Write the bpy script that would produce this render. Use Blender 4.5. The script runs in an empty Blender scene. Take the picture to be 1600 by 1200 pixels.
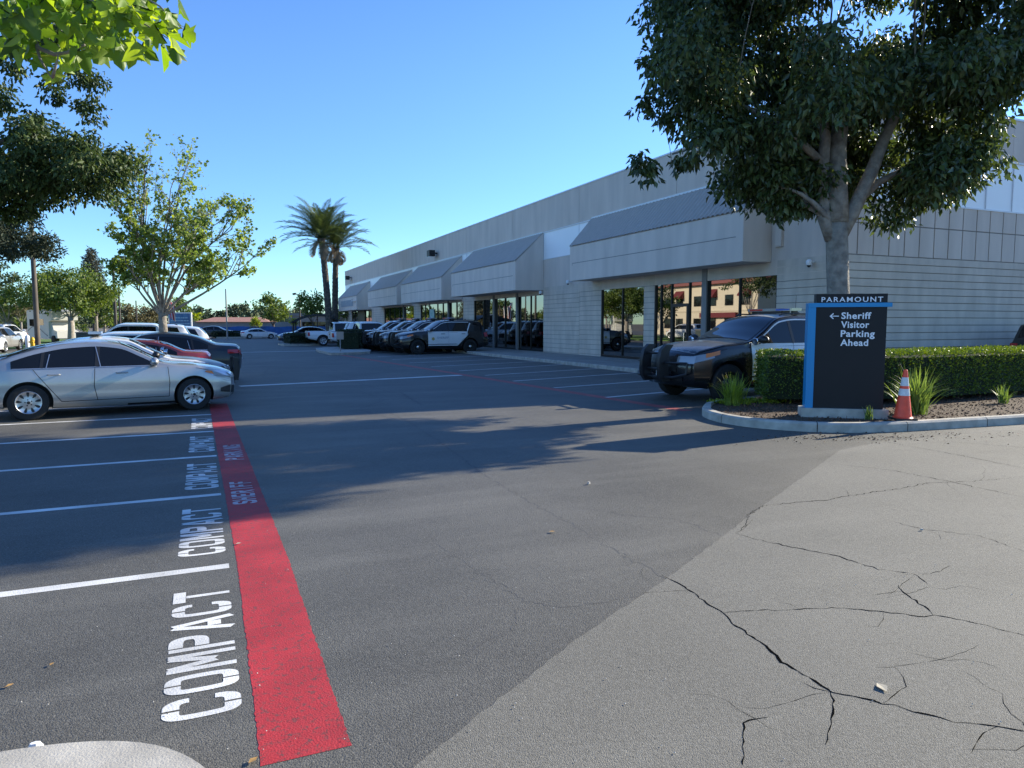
import bpy, bmesh, math, random
import numpy as np
from mathutils import Vector, Matrix
random.seed(7); RNG = np.random.default_rng(7)
PI = math.pi; R = math.radians
SC = bpy.context.scene; COL = SC.collection
# ------------------------------------------------------------------ camera, sky, sun
cd = bpy.data.cameras.new('camera'); cam = bpy.data.objects.new('camera', cd); COL.objects.link(cam)
cam.location = (0, 0, 1.7); cam.rotation_euler = (R(90 - 4.845), 0, -R(23.546))
cd.sensor_width = 36; cd.lens = 36 * 1109 / 1600; cd.clip_end = 3000; cd.clip_start = .05
SC.camera = cam
SUN = Vector((5.35, .65, 2.36)).normalized()
w = bpy.data.worlds.new('World'); SC.world = w; w.use_nodes = True
nt = w.node_tree; bg = nt.nodes['Background']
sky = nt.nodes.new('ShaderNodeTexSky'); sky.sky_type = 'NISHITA'; sky.sun_disc = False
sky.sun_elevation = math.asin(SUN.z); sky.sun_rotation = math.atan2(SUN.x, SUN.y)
sky.air_density = 1.0; sky.dust_density = .05; sky.ozone_density = 3.2; sky.altitude = 100
hsv = nt.nodes.new('ShaderNodeHueSaturation'); hsv.inputs['Saturation'].default_value = 1.2; hsv.inputs['Hue'].default_value = .512
nt.links.new(sky.outputs[0], hsv.inputs['Color']); stc = nt.nodes.new('ShaderNodeTexCoord'); sxy = nt.nodes.new('ShaderNodeSeparateXYZ'); nt.links.new(stc.outputs['Generated'], sxy.inputs[0])
smr = nt.nodes.new('ShaderNodeMapRange'); smr.interpolation_type = 'SMOOTHSTEP'; smr.inputs[1].default_value = -.02; smr.inputs[2].default_value = .38; nt.links.new(sxy.outputs[2], smr.inputs[0])
smx = nt.nodes.new('ShaderNodeMix'); smx.data_type = 'RGBA'; smx.inputs[6].default_value = (.50, .72, .92, 1); smx.inputs[7].default_value = (1, 1, 1, 1); nt.links.new(smr.outputs[0], smx.inputs[0])
sml = nt.nodes.new('ShaderNodeMix'); sml.data_type = 'RGBA'; sml.blend_type = 'MULTIPLY'; sml.inputs[0].default_value = 1; nt.links.new(hsv.outputs[0], sml.inputs[6]); nt.links.new(smx.outputs[2], sml.inputs[7])
nt.links.new(sml.outputs[2], bg.inputs[0]); bg.inputs[1].default_value = .14
sd = bpy.data.lights.new('sun', 'SUN'); sun = bpy.data.objects.new('sun', sd); COL.objects.link(sun)
sd.energy = 4.9; sd.angle = R(.55); sd.color = (1, .92, .75); sun.rotation_euler = SUN.to_track_quat('Z', 'Y').to_euler()
SC.view_settings.view_transform = 'Standard'; SC.view_settings.look = 'None'; SC.view_settings.exposure = 1.0
SC.view_settings.gamma = 1

# ------------------------------------------------------------------ materials
def NT(m): m.use_nodes = True; return m.node_tree
def pr(m): return m.node_tree.nodes['Principled BSDF']
MATS = {}
def mat(name, col, rough=.6, metal=0, var=0, vscale=3, bump=0, bscale=40, spec=.5, coat=0, trans=0, island=0, col2=None, ao=0, detail=6, stretch=1):
    """procedural principled material: noise colour variation, noise bump, optional leaf translucency"""
    if name in MATS: return MATS[name]
    m = bpy.data.materials.new(name); t = NT(m); p = pr(m); N = t.nodes; Lk = t.links
    p.inputs['Base Color'].default_value = (*col, 1); p.inputs['Roughness'].default_value = rough
    p.inputs['Metallic'].default_value = metal; p.inputs['Specular IOR Level'].default_value = spec
    p.inputs['Coat Weight'].default_value = coat; p.inputs['Coat Roughness'].default_value = .04
    tc = N.new('ShaderNodeTexCoord'); src = None
    if var or col2:
        nz = N.new('ShaderNodeTexNoise'); nz.inputs['Scale'].default_value = vscale; nz.inputs['Detail'].default_value = detail
        if stretch != 1:
            mpg = N.new('ShaderNodeMapping'); mpg.inputs['Scale'].default_value = (1, 1, stretch); Lk.new(tc.outputs['Object'], mpg.inputs[0]); Lk.new(mpg.outputs[0], nz.inputs['Vector'])
        else: Lk.new(tc.outputs['Object'], nz.inputs['Vector'])
        rp = N.new('ShaderNodeValToRGB'); c2 = col2 or tuple(c * (1 - var) for c in col)
        c1 = col if col2 else tuple(min(1, c * (1 + var)) for c in col)
        rp.color_ramp.elements[0].position = .32; rp.color_ramp.elements[1].position = .68
        rp.color_ramp.elements[0].color = (*c2, 1); rp.color_ramp.elements[1].color = (*c1, 1)
        Lk.new(nz.outputs[0], rp.inputs[0]); src = rp.outputs[0]
    if island:
        g = N.new('ShaderNodeNewGeometry'); hs = N.new('ShaderNodeHueSaturation')
        mp = N.new('ShaderNodeMapRange'); mp.inputs[3].default_value = 1 - island; mp.inputs[4].default_value = 1 + island
        Lk.new(g.outputs['Random Per Island'], mp.inputs[0]); Lk.new(mp.outputs[0], hs.inputs['Value'])
        mp2 = N.new('ShaderNodeMapRange'); mp2.inputs[3].default_value = .5 + .035 * island; mp2.inputs[4].default_value = .5 - .05 * island
        Lk.new(g.outputs['Random Per Island'], mp2.inputs[0]); Lk.new(mp2.outputs[0], hs.inputs['Hue'])
        if src: Lk.new(src, hs.inputs['Color'])
        else: hs.inputs['Color'].default_value = (*col, 1)
        src = hs.outputs[0]
    if src: Lk.new(src, p.inputs['Base Color'])
    if bump:
        nb = N.new('ShaderNodeTexNoise'); nb.inputs['Scale'].default_value = bscale; nb.inputs['Detail'].default_value = 5
        Lk.new(tc.outputs['Object'], nb.inputs['Vector'])
        b = N.new('ShaderNodeBump'); b.inputs['Strength'].default_value = min(1, bump); b.inputs['Distance'].default_value = .01 * max(1, bump)
        Lk.new(nb.outputs[0], b.inputs['Height']); Lk.new(b.outputs[0], p.inputs['Normal'])
    if trans:
        tr = N.new('ShaderNodeBsdfTranslucent'); mx = N.new('ShaderNodeMixShader'); mx.inputs[0].default_value = trans
        hs2 = N.new('ShaderNodeHueSaturation'); hs2.inputs['Saturation'].default_value = 1.15; hs2.inputs['Value'].default_value = 1.6; hs2.inputs['Hue'].default_value = .485
        if src: Lk.new(src, hs2.inputs['Color'])
        else: hs2.inputs['Color'].default_value = (*col, 1)
        Lk.new(hs2.outputs[0], tr.inputs[0])
        Lk.new(p.outputs[0], mx.inputs[1]); Lk.new(tr.outputs[0], mx.inputs[2])
        Lk.new(mx.outputs[0], N['Material Output'].inputs[0])
    MATS[name] = m; return m

def asphalt(name, base, light, speck, sscale, rough=.85, bump=.6, streak=.25, bs=90):
    m = bpy.data.materials.new(name); t = NT(m); p = pr(m); N = t.nodes; Lk = t.links
    tc = N.new('ShaderNodeTexCoord')
    def noise(scale, det=6, sc=(1, 1, 1), rghn=.55):
        mp = N.new('ShaderNodeMapping'); mp.inputs['Scale'].default_value = sc; Lk.new(tc.outputs['Object'], mp.inputs[0])
        n = N.new('ShaderNodeTexNoise'); n.inputs['Scale'].default_value = scale; n.inputs['Detail'].default_value = det; n.inputs['Roughness'].default_value = rghn
        Lk.new(mp.outputs[0], n.inputs['Vector']); return n.outputs[0]
    def mix(f, a, b, fac=None):
        x = N.new('ShaderNodeMix'); x.data_type = 'RGBA'
        if f is not None: Lk.new(f, x.inputs[0])
        else: x.inputs[0].default_value = fac
        for k, v in ((6, a), (7, b)):
            if isinstance(v, tuple): x.inputs[k].default_value = (*v, 1)
            else: Lk.new(v, x.inputs[k])
        return x.outputs[2]
    def rng(v, a, b, c=0, d=1):
        q = N.new('ShaderNodeMapRange'); Lk.new(v, q.inputs[0]); q.inputs[1].default_value = a; q.inputs[2].default_value = b
        q.inputs[3].default_value = c; q.inputs[4].default_value = d; return q.outputs[0]
    c = mix(rng(noise(.55, 8), .35, .65), base, light)
    c = mix(rng(noise(.9, 6, (.25, 1.4, 1)), .5, .72, 0, streak), c, tuple(x * 1.55 for x in light))
    c = mix(rng(noise(1.6, 7, (1, 1, 1), .7), .56, .74, 0, .4), c, tuple(x * .62 for x in base))
    v = N.new('ShaderNodeTexVoronoi'); v.inputs['Scale'].default_value = sscale; Lk.new(tc.outputs['Object'], v.inputs['Vector'])
    g = N.new('ShaderNodeSeparateColor'); Lk.new(v.outputs['Color'], g.inputs[0])
    c = mix(rng(g.outputs[0], .55, 1, 0, .55), c, speck)
    c = mix(rng(g.outputs[1], .6, 1, 0, .6), c, tuple(x * .35 for x in base))
    Lk.new(c, p.inputs['Base Color']); p.inputs['Roughness'].default_value = rough; p.inputs['Specular IOR Level'].default_value = .5
    b = N.new('ShaderNodeBump'); b.inputs['Strength'].default_value = bump; b.inputs['Distance'].default_value = .006
    ad = N.new('ShaderNodeMath'); ad.operation = 'MULTIPLY_ADD'; Lk.new(v.outputs['Distance'], ad.inputs[0]); ad.inputs[1].default_value = -1.2
    Lk.new(noise(bs, 4), ad.inputs[2]); Lk.new(ad.outputs[0], b.inputs['Height']); Lk.new(b.outputs[0], p.inputs['Normal'])
    return m
def paint_mat(name, col, wear_col, wear=.55, bump=.5, rough=.7, sc=28):
    m = bpy.data.materials.new(name); t = NT(m); p = pr(m); N = t.nodes; Lk = t.links
    tc = N.new('ShaderNodeTexCoord'); n = N.new('ShaderNodeTexNoise'); n.inputs['Scale'].default_value = sc; n.inputs['Detail'].default_value = 9; n.inputs['Roughness'].default_value = .75
    Lk.new(tc.outputs['Object'], n.inputs[0]); rp = N.new('ShaderNodeValToRGB')
    rp.color_ramp.elements[0].position = wear; rp.color_ramp.elements[0].color = (*col, 1)
    rp.color_ramp.elements[1].position = wear + .09; rp.color_ramp.elements[1].color = (*wear_col, 1)
    Lk.new(n.outputs[0], rp.inputs[0])
    n2 = N.new('ShaderNodeTexNoise'); n2.inputs['Scale'].default_value = 2.2; n2.inputs['Detail'].default_value = 7; Lk.new(tc.outputs['Object'], n2.inputs[0])
    hs = N.new('ShaderNodeHueSaturation'); mp = N.new('ShaderNodeMapRange'); mp.inputs[1].default_value = .3; mp.inputs[2].default_value = .7; mp.inputs[3].default_value = .72; mp.inputs[4].default_value = 1.15
    Lk.new(n2.outputs[0], mp.inputs[0]); Lk.new(mp.outputs[0], hs.inputs['Value']); Lk.new(rp.outputs[0], hs.inputs['Color'])
    mp3 = N.new('ShaderNodeMapping'); mp3.inputs['Scale'].default_value = (1, 3.5, 1); mp3.inputs['Rotation'].default_value = (0, 0, .15); Lk.new(tc.outputs['Object'], mp3.inputs[0])
    n4 = N.new('ShaderNodeTexNoise'); n4.inputs['Scale'].default_value = 2.6; n4.inputs['Detail'].default_value = 8; n4.inputs['Roughness'].default_value = .7; Lk.new(mp3.outputs[0], n4.inputs[0])
    r4 = N.new('ShaderNodeMapRange'); r4.inputs[1].default_value = .52; r4.inputs[2].default_value = .72; r4.inputs[4].default_value = .55; Lk.new(n4.outputs[0], r4.inputs[0])
    m4 = N.new('ShaderNodeMix'); m4.data_type = 'RGBA'; Lk.new(r4.outputs[0], m4.inputs[0]); Lk.new(hs.outputs[0], m4.inputs[6]); m4.inputs[7].default_value = (*[c * .55 + w_ * .25 for c, w_ in zip(col, wear_col)], 1)
    Lk.new(m4.outputs[2], p.inputs['Base Color']); p.inputs['Roughness'].default_value = rough
    b = N.new('ShaderNodeBump'); b.inputs['Strength'].default_value = bump; b.inputs['Distance'].default_value = .006
    n3 = N.new('ShaderNodeTexNoise'); n3.inputs['Scale'].default_value = 110; Lk.new(tc.outputs['Object'], n3.inputs[0])
    Lk.new(n3.outputs[0], b.inputs['Height']); Lk.new(b.outputs[0], p.inputs['Normal'])
    return m

M = {}
M['lot'] = asphalt('sealed_asphalt', (.076, .071, .058), (.120, .113, .094), (.21, .20, .17), 150, streak=.6, rough=.66, bump=.42)
M['oldlot'] = asphalt('worn_asphalt', (.150, .140, .114), (.183, .171, .140), (.31, .295, .25), 190, streak=.3, bump=.45, bs=160)
M['concrete'] = mat('kerb_concrete', (.42, .39, .33), .85, var=.22, vscale=5, bump=.35, bscale=120)
M['walk'] = mat('walk_concrete', (.30, .285, .25), .85, var=.15, vscale=2, bump=.4, bscale=60)
M['redpaint'] = paint_mat('red_road_paint', (.43, .026, .032), (.16, .05, .046), wear=.52)
M['redold'] = paint_mat('faded_red_road_paint', (.40, .085, .075), (.14, .075, .068), wear=.55)
M['white'] = paint_mat('white_road_paint', (.72, .71, .67), (.28, .27, .26), wear=.60)
M['whiteold'] = paint_mat('thin_white_road_paint', (.45, .44, .42), (.14, .14, .135), wear=.54)
M['whitemid'] = paint_mat('worn_white_road_paint', (.60, .59, .56), (.2, .2, .19), wear=.56)
M['textred'] = paint_mat('pale_red_road_letter_paint', (.58, .46, .46), (.30, .12, .12), wear=.55)
M['crack'] = mat('crack_fill', (.006, .006, .006), 1, spec=0)
M['seal'] = mat('crack_sealer', (.085, .084, .082), .8)
M['mulch'] = mat('mulch', (.12, .072, .038), .95, col2=(.04, .025, .014), vscale=25, bump=2, bscale=30)
M['grass'] = mat('lawn_grass', (.14, .24, .035), .8, col2=(.07, .14, .02), vscale=6, bump=2, bscale=60)
M['dirt'] = mat('ground_dirt', (.13, .11, .08), .9, var=.3, vscale=.2)
M['stucco'] = mat('beige_stucco', (.64, .54, .455), .9, var=.09, vscale=1.6, stretch=.16, bump=.5, bscale=45)
M['fascia'] = mat('pale_stucco', (.71, .61, .52), .9, var=.08, vscale=1.8, stretch=.2, bump=.4, bscale=45)
M['block'] = mat('concrete_block', (.59, .505, .415), .92, var=.12, vscale=2.2, stretch=.35, bump=.7, bscale=35)
M['groove'] = mat('block_groove', (.30, .27, .235), .95, bump=.5)
M['bandp'] = mat('white_glazed_band', (.92, .91, .90), .4, 0, var=.03, vscale=.4)
M['joint'] = mat('panel_joint', (.24, .22, .20), .8)
M['joint_l'] = mat('pale_trim', (.75, .75, .75), .5)
M['corr'] = mat('corrugated_metal', (.46, .40, .345), .6, 0, var=.05)
M['cap'] = mat('light_metal_cap', (.62, .63, .64), .4, .3)
M['soffit'] = mat('soffit', (.16, .145, .13), .9)
M['frame'] = mat('dark_bronze_frame', (.022, .020, .019), .4, .4)
M['post'] = mat('grey_post', (.22, .21, .20), .6)
M['mirrorglass'] = mat('tinted_mirror_glass', (.31, .30, .29), .012, 1, var=.06, vscale=.25)
M['black'] = mat('black_plastic', (.012, .012, .013), .45)
M['rubber'] = mat('tyre_rubber', (.014, .014, .014), .8, bump=.4)
M['carglass'] = mat('car_glass', (.008, .009, .010), .03, 0, spec=.45)
M['chrome'] = mat('chrome', (.75, .75, .76), .12, 1)
M['alloy'] = mat('alloy_silver', (.50, .51, .52), .32, .8)
M['steelblack'] = mat('black_steel_wheel', (.025, .025, .026), .45, .3)
M['amber'] = mat('amber_lens', (.75, .20, .03), .15, spec=.7)
M['redlens'] = mat('red_lens', (.55, .02, .02), .12, spec=.8)
M['lens'] = mat('clear_lens', (.55, .57, .60), .08, .4, spec=.9)
M['darklens'] = mat('smoked_lens', (.30, .31, .32), .08, .3, spec=.9)
M['seam'] = mat('panel_gap', (.01, .01, .01), .8)
def carpaint(name, col, metal=0, rough=.32, dust=0):
    m = mat(name, col, rough, metal, coat=(.4 if max(col) < .05 else 1), var=.04 + dust, vscale=2.5); return m
PA = dict(silver=carpaint('silver_paint', (.43, .42, .40), .6, .34), black=carpaint('black_paint', (.008, .008, .010), 0, .22),
          white=carpaint('white_paint', (.72, .73, .73)), red=carpaint('dark_red_paint', (.22, .03, .03), .2), dark=carpaint('charcoal_paint', (.020, .022, .025), .2),
          grey=carpaint('grey_paint', (.20, .21, .22), .5), blue=carpaint('navy_paint', (.02, .035, .08), .2), pearl=carpaint('champagne_paint', (.42, .41, .38), .5),
          dusty=mat('dusty_black_bonnet', (.17, .165, .155), .4, col2=(.07, .068, .066), vscale=1.6, coat=.5))
M['bark'] = mat('grey_bark', (.30, .27, .23), .9, col2=(.16, .14, .12), vscale=7, bump=2.5, bscale=18)
M['barkd'] = mat('brown_bark', (.13, .10, .075), .95, col2=(.06, .05, .04), vscale=9, bump=3, bscale=20)
M['barkl'] = mat('pale_bark', (.36, .31, .26), .9, col2=(.22, .19, .16), vscale=6, bump=2, bscale=15)
M['palmbark'] = mat('palm_bark', (.15, .12, .09), .95, col2=(.05, .042, .034), vscale=7, bump=5, bscale=9)
M['leafD'] = mat('dark_glossy_leaf', (.062, .095, .028), .42, island=.5, trans=.26, spec=.6)
M['leafL'] = mat('dark_olive_leaf', (.055, .088, .025), .5, spec=.3, island=.5, trans=.2)
M['leafM'] = mat('maple_leaf', (.21, .31, .05), .45, island=.5, trans=.55, col2=(.14, .25, .035), vscale=6)
M['leafS'] = mat('sycamore_leaf', (.18, .26, .06), .55, island=.4, trans=.45)
M['leafG'] = mat('bright_tree_leaf', (.105, .16, .028), .6, island=.45, trans=.3)
M['leafB'] = mat('brownish_tree_leaf', (.12, .11, .045), .7, island=.4, trans=.25)
M['leafC'] = mat('conifer_needles', (.035, .050, .024), .8, island=.4, trans=.1)
M['leafH'] = mat('hedge_leaf', (.105, .165, .024), .5, island=.45, trans=.25)
M['leafY'] = mat('yellow_green_leaf', (.22, .28, .02), .5, island=.35, trans=.35)
M['frond'] = mat('palm_frond', (.065, .095, .03), .55, island=.35, trans=.25)
M['frondold'] = mat('dry_palm_frond', (.20, .155, .095), .8, island=.3, trans=.2)
M['blade'] = mat('strap_leaf', (.16, .24, .06), .5, island=.35, trans=.35)
M['signdark'] = mat('charcoal_sign_face', (.012, .012, .014), .5, var=.05, spec=.3)
M['signblue'] = mat('blue_sign_trim', (.004, .24, .50), .4)
M['signwhite'] = mat('white_sign_letter', (.82, .83, .84), .5)
M['cone'] = mat('cone_orange', (.85, .075, .03), .45, var=.12, vscale=9)
M['conew'] = mat('cone_reflective_band', (.66, .64, .62), .35, var=.12, vscale=14)
M['pole'] = mat('light_pole_brown', (.055, .045, .038), .6, .2)
M['poleg'] = mat('light_pole_grey', (.30, .30, .29), .6, .2)
M['poletan'] = mat('weathered_pole', (.11, .09, .07), .8, var=.2, vscale=2)

# ------------------------------------------------------------------ mesh helpers
def mesh_np(name, V, F, mats, smooth=False, mi=None):
    """V (n,3); F list/array of faces (all equal length array fast path)"""
    me = bpy.data.meshes.new(name)
    if isinstance(F, np.ndarray):
        n, k = F.shape; me.vertices.add(len(V)); me.vertices.foreach_set('co', np.asarray(V, dtype=np.float32).ravel())
        me.loops.add(n * k); me.loops.foreach_set('vertex_index', F.astype(np.int32).ravel())
        me.polygons.add(n); me.polygons.foreach_set('loop_start', np.arange(0, n * k, k, dtype=np.int32))
        me.update(calc_edges=True); me.validate()
    else:
        me.from_pydata([tuple(v) for v in V], [], F); me.update()
    for m in (mats if isinstance(mats, (list, tuple)) else [mats]): me.materials.append(m)
    if mi is not None: me.polygons.foreach_set('material_index', np.array(mi, dtype=np.int32))
    if smooth: me.polygons.foreach_set('use_smooth', np.ones(len(me.polygons), dtype=bool))
    return me
class MB:
    def __init__(s): s.v = []; s.f = []; s.m = []
    def add(s, vs, fs, m=0):
        o = len(s.v); s.v += [tuple(x) for x in vs]; s.f += [tuple(i + o for i in f) for f in fs]; s.m += [m] * len(fs); return s
    def box(s, x0, x1, y0, y1, z0, z1, m=0):
        return s.add([(x, y, z) for z in (z0, z1) for x, y in ((x0, y0), (x1, y0), (x1, y1), (x0, y1))],
                     [(3, 2, 1, 0), (4, 5, 6, 7), (0, 1, 5, 4), (1, 2, 6, 5), (2, 3, 7, 6), (3, 0, 4, 7)], m)
    def tube(s, pts, rad, n=8, m=0, cap=True):
        pts = [Vector(p) for p in pts]; rad = rad if isinstance(rad, (list, tuple)) else [rad] * len(pts)
        vs = []; up = None
        for i, p in enumerate(pts):
            d = (pts[min(i + 1, len(pts) - 1)] - pts[max(i - 1, 0)]); d = d.normalized() if d.length > 1e-9 else Vector((0, 0, 1))
            if up is None: up = d.orthogonal().normalized()
            up = (up - d * up.dot(d)); up = up.normalized() if up.length > 1e-6 else d.orthogonal().normalized()
            sd_ = d.cross(up)
            for k in range(n):
                a = 2 * PI * k / n; vs.append(p + (up * math.cos(a) + sd_ * math.sin(a)) * rad[i])
        fs = [(i * n + k, i * n + (k + 1) % n, (i + 1) * n + (k + 1) % n, (i + 1) * n + k) for i in range(len(pts) - 1) for k in range(n)]
        if cap: fs += [tuple(range(n - 1, -1, -1)), tuple((len(pts) - 1) * n + k for k in range(n))]
        return s.add(vs, fs, m)
    def lathe(s, prof, n=24, c=(0, 0, 0), axis='z', m=0, closed=False):
        vs = []
        for r, h in prof:
            for k in range(n):
                a = 2 * PI * k / n; x, y = r * math.cos(a), r * math.sin(a)
                p = (x, y, h) if axis == 'z' else (x, h, y)
                vs.append((p[0] + c[0], p[1] + c[1], p[2] + c[2]))
        fs = [(i * n + k, i * n + (k + 1) % n, (i + 1) * n + (k + 1) % n, (i + 1) * n + k) for i in range(len(prof) - 1) for k in range(n)]
        if closed: fs += [((len(prof) - 1) * n + k, (len(prof) - 1) * n + (k + 1) % n, (k + 1) % n, k) for k in range(n)]
        return s.add(vs, fs, m)
    def poly(s, pts, m=0): return s.add(pts, [tuple(range(len(pts)))], m)
    def prism(s, pts, z0, z1, m=0, mtop=None):
        n = len(pts); vs = [(x, y, z0) for x, y in pts] + [(x, y, z1) for x, y in pts]
        s.add(vs, [tuple(range(n - 1, -1, -1))] + [(i, (i + 1) % n, n + (i + 1) % n, n + i) for i in range(n)], m)
        return s.add([(x, y, z1) for x, y in pts], [tuple(range(n))], m if mtop is None else mtop)
    def extr(s, prof, y0, y1, m=0, ax='y'):
        """profile in (x,z) extruded along y"""
        n = len(prof); vs = [(x, y0, z) for x, z in prof] + [(x, y1, z) for x, z in prof]
        return s.add(vs, [tuple(range(n - 1, -1, -1)), tuple(range(n, 2 * n))] + [(i, (i + 1) % n, n + (i + 1) % n, n + i) for i in range(n)], m)
    def mesh(s, name, mats, smooth=False, fixn=True):
        me = bpy.data.meshes.new(name); me.from_pydata(s.v, [], s.f)
        for m in (mats if isinstance(mats, (list, tuple)) else [mats]): me.materials.append(m)
        me.polygons.foreach_set('material_index', s.m)
        if fixn:
            b = bmesh.new(); b.from_mesh(me); bmesh.ops.recalc_face_normals(b, faces=b.faces); b.to_mesh(me); b.free()
        if smooth:
            me.polygons.foreach_set('use_smooth', [True] * len(me.polygons))
            if smooth != 2: me.set_sharp_from_angle(angle=R(38))
        me.update(); return me
    def build(s, name, mats, parent=None, smooth=False, loc=None, **k):
        return obj(name, s.mesh(name, mats, smooth), parent, loc, **k)
def tagit(o, label=None, cat=None, group=None, kind=None):
    if label: o['label'] = label
    if cat: o['category'] = cat
    if group: o['group'] = group
    if kind: o['kind'] = kind
    return o
def obj(name, me, parent=None, loc=None, label=None, cat=None, group=None, kind=None, rot=None):
    o = bpy.data.objects.new(name, me); COL.objects.link(o)
    if parent: o.parent = parent
    if loc is not None: o.location = loc
    if rot is not None: o.rotation_euler = rot
    return tagit(o, label, cat, group, kind)
def thing(name, label, cat, loc=(0, 0, 0), rz=0, group=None, s=1):
    o = bpy.data.objects.new(name, None); COL.objects.link(o); o.location = loc; o.rotation_euler = (0, 0, rz); o.scale = (s, s, s)
    o.empty_display_size = .2
    return tagit(o, label, cat, group)
def copy_tree(o, parent=None):
    c = o.copy(); COL.objects.link(c); c.parent = parent
    for ch in list(o.children): copy_tree(ch, c)
    return c
def struct(name, mb, mats, smooth=False, label=None):
    o = mb.build(name, mats, None, smooth); o['kind'] = 'structure'
    if label: o['label'] = label
    return o
def text_mesh(txt, mats, size=1, extrude=.004, bold=0, spacing=1, name='lettering', fit=None):
    cu = bpy.data.curves.new('t', 'FONT'); cu.body = txt; cu.size = size; cu.extrude = extrude; cu.offset = bold; cu.space_character = spacing
    cu.resolution_u = 3
    o = bpy.data.objects.new('t', cu); COL.objects.link(o); bpy.context.view_layer.update()
    me = bpy.data.meshes.new_from_object(o.evaluated_get(bpy.context.evaluated_depsgraph_get()))
    bpy.data.objects.remove(o); me.name = name; me.materials.clear(); me.materials.append(mats)
    n = len(me.vertices); a = np.empty(n * 3, dtype=np.float32); me.vertices.foreach_get('co', a); a = a.reshape(-1, 3)
    a[:, 0] -= a[:, 0].min()
    if fit: a[:, 0] *= fit[0] / a[:, 0].max(); a[:, 1] *= (fit[1] / (a[:, 1].max() - min(0, a[:, 1].min()) * 0)) if fit[1] else 1
    me.vertices.foreach_set('co', a.ravel()); me.update(); return me
def pchip(pts, xs):
    """monotone cubic through (x,y) points, sorted ascending"""
    p = sorted(pts); x = np.array([a[0] for a in p], float); y = np.array([a[1] for a in p], float)
    h = np.diff(x); d = np.diff(y) / h; m = np.zeros(len(x))
    for i in range(1, len(x) - 1):
        if d[i - 1] * d[i] > 0:
            w1 = 2 * h[i] + h[i - 1]; w2 = h[i] + 2 * h[i - 1]; m[i] = (w1 + w2) / (w1 / d[i - 1] + w2 / d[i])
    m[0] = d[0]; m[-1] = d[-1]; xs = np.clip(xs, x[0], x[-1]); k = np.clip(np.searchsorted(x, xs) - 1, 0, len(h) - 1)
    t = (xs - x[k]) / h[k]
    return (2 * t**3 - 3 * t**2 + 1) * y[k] + (t**3 - 2 * t**2 + t) * h[k] * m[k] + (-2 * t**3 + 3 * t**2) * y[k + 1] + (t**3 - t**2) * h[k] * m[k + 1]

# ------------------------------------------------------------------ vegetation helpers
def leaf_mesh(name, P, D, size, mat_, width=.42, fold=.12, shape=None):
    """P (n,3) leaf bases, D (n,3) leaf directions"""
    n = len(P); D = D / np.linalg.norm(D, axis=1, keepdims=True)
    rv = RNG.normal(size=(n, 3)); S = np.cross(D, rv); S /= np.linalg.norm(S, axis=1, keepdims=True); Nn = np.cross(S, D)
    sz = (size * RNG.uniform(.45, 1.3, n))[:, None]
    if shape is None:
        V = np.stack([P, P + D * sz * .45 + S * sz * width * .5 + Nn * sz * fold, P + D * sz - Nn * sz * fold * .8, P + D * sz * .45 - S * sz * width * .5 + Nn * sz * fold], 1).reshape(-1, 3)
        b = np.arange(n)[:, None] * 4; F = np.concatenate([b + np.array([[0, 1, 2]]), b + np.array([[0, 2, 3]])], 0)
        return mesh_np(name, V, F, mat_)
    k = len(shape); V = np.stack([P + D * sz * a + S * sz * c + Nn * sz * (fold * (a - .4)**2 * -1.5 + fold * abs(c)) for a, c in shape], 1).reshape(-1, 3)
    F = np.arange(n * k).reshape(n, k)
    # fan triangulate around first point for cleaner shading
    tr = np.concatenate([F[:, [0, i, i + 1]] for i in range(1, k - 1)], 0)
    return mesh_np(name, V, tr, mat_)
MAPLE = [(0, 0), (.08, .16), (-.05, .46), (.14, .40), (.25, .33), (.36, .46), (.47, .60), (.49, .36), (.52, .27), (.72, .25), (1.05, 0), (.72, -.25), (.52, -.27), (.49, -.36), (.47, -.60), (.36, -.46), (.25, -.33), (.14, -.40), (-.05, -.46), (.08, -.16)]
def clump_leaves(clumps, dens, droop=.7, flat=.8, shell=.5):
    Ps = []; Ds = []
    for (x, y, z, r) in clumps:
        n = max(4, int(dens * r * r)); u = RNG.normal(size=(n, 3)); u /= np.linalg.norm(u, axis=1, keepdims=True)
        rr = r * RNG.uniform(0, 1, (n, 1)) ** shell; p = u * rr; p[:, 2] *= flat
        # sub-clustering into twigs
        tw = RNG.normal(size=(max(3, n // 9), 3)); tw /= np.linalg.norm(tw, axis=1, keepdims=True); tw *= r * RNG.uniform(.25, 1.05, (len(tw), 1)) ** .6; tw[:, 2] *= flat
        idx = RNG.integers(0, len(tw), n); p = p * .38 + tw[idx] * .72
        Ps.append(p + np.array([x, y, z])); d = u * .55 + RNG.normal(size=(n, 3)) * .45; d[:, 2] -= droop; Ds.append(d)
    return np.concatenate(Ps), np.concatenate(Ds)
def curve_pts(a, b, sag=0, n=5, wob=.05):
    a = Vector(a); b = Vector(b); L = (b - a).length; out = []
    o1 = Vector(RNG.normal(size=3)) * wob * L
    for i in range(n):
        t = i / (n - 1); p = a.lerp(b, t) + o1 * math.sin(PI * t); p.z += sag * L * math.sin(PI * t); out.append(p)
    return out
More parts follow.
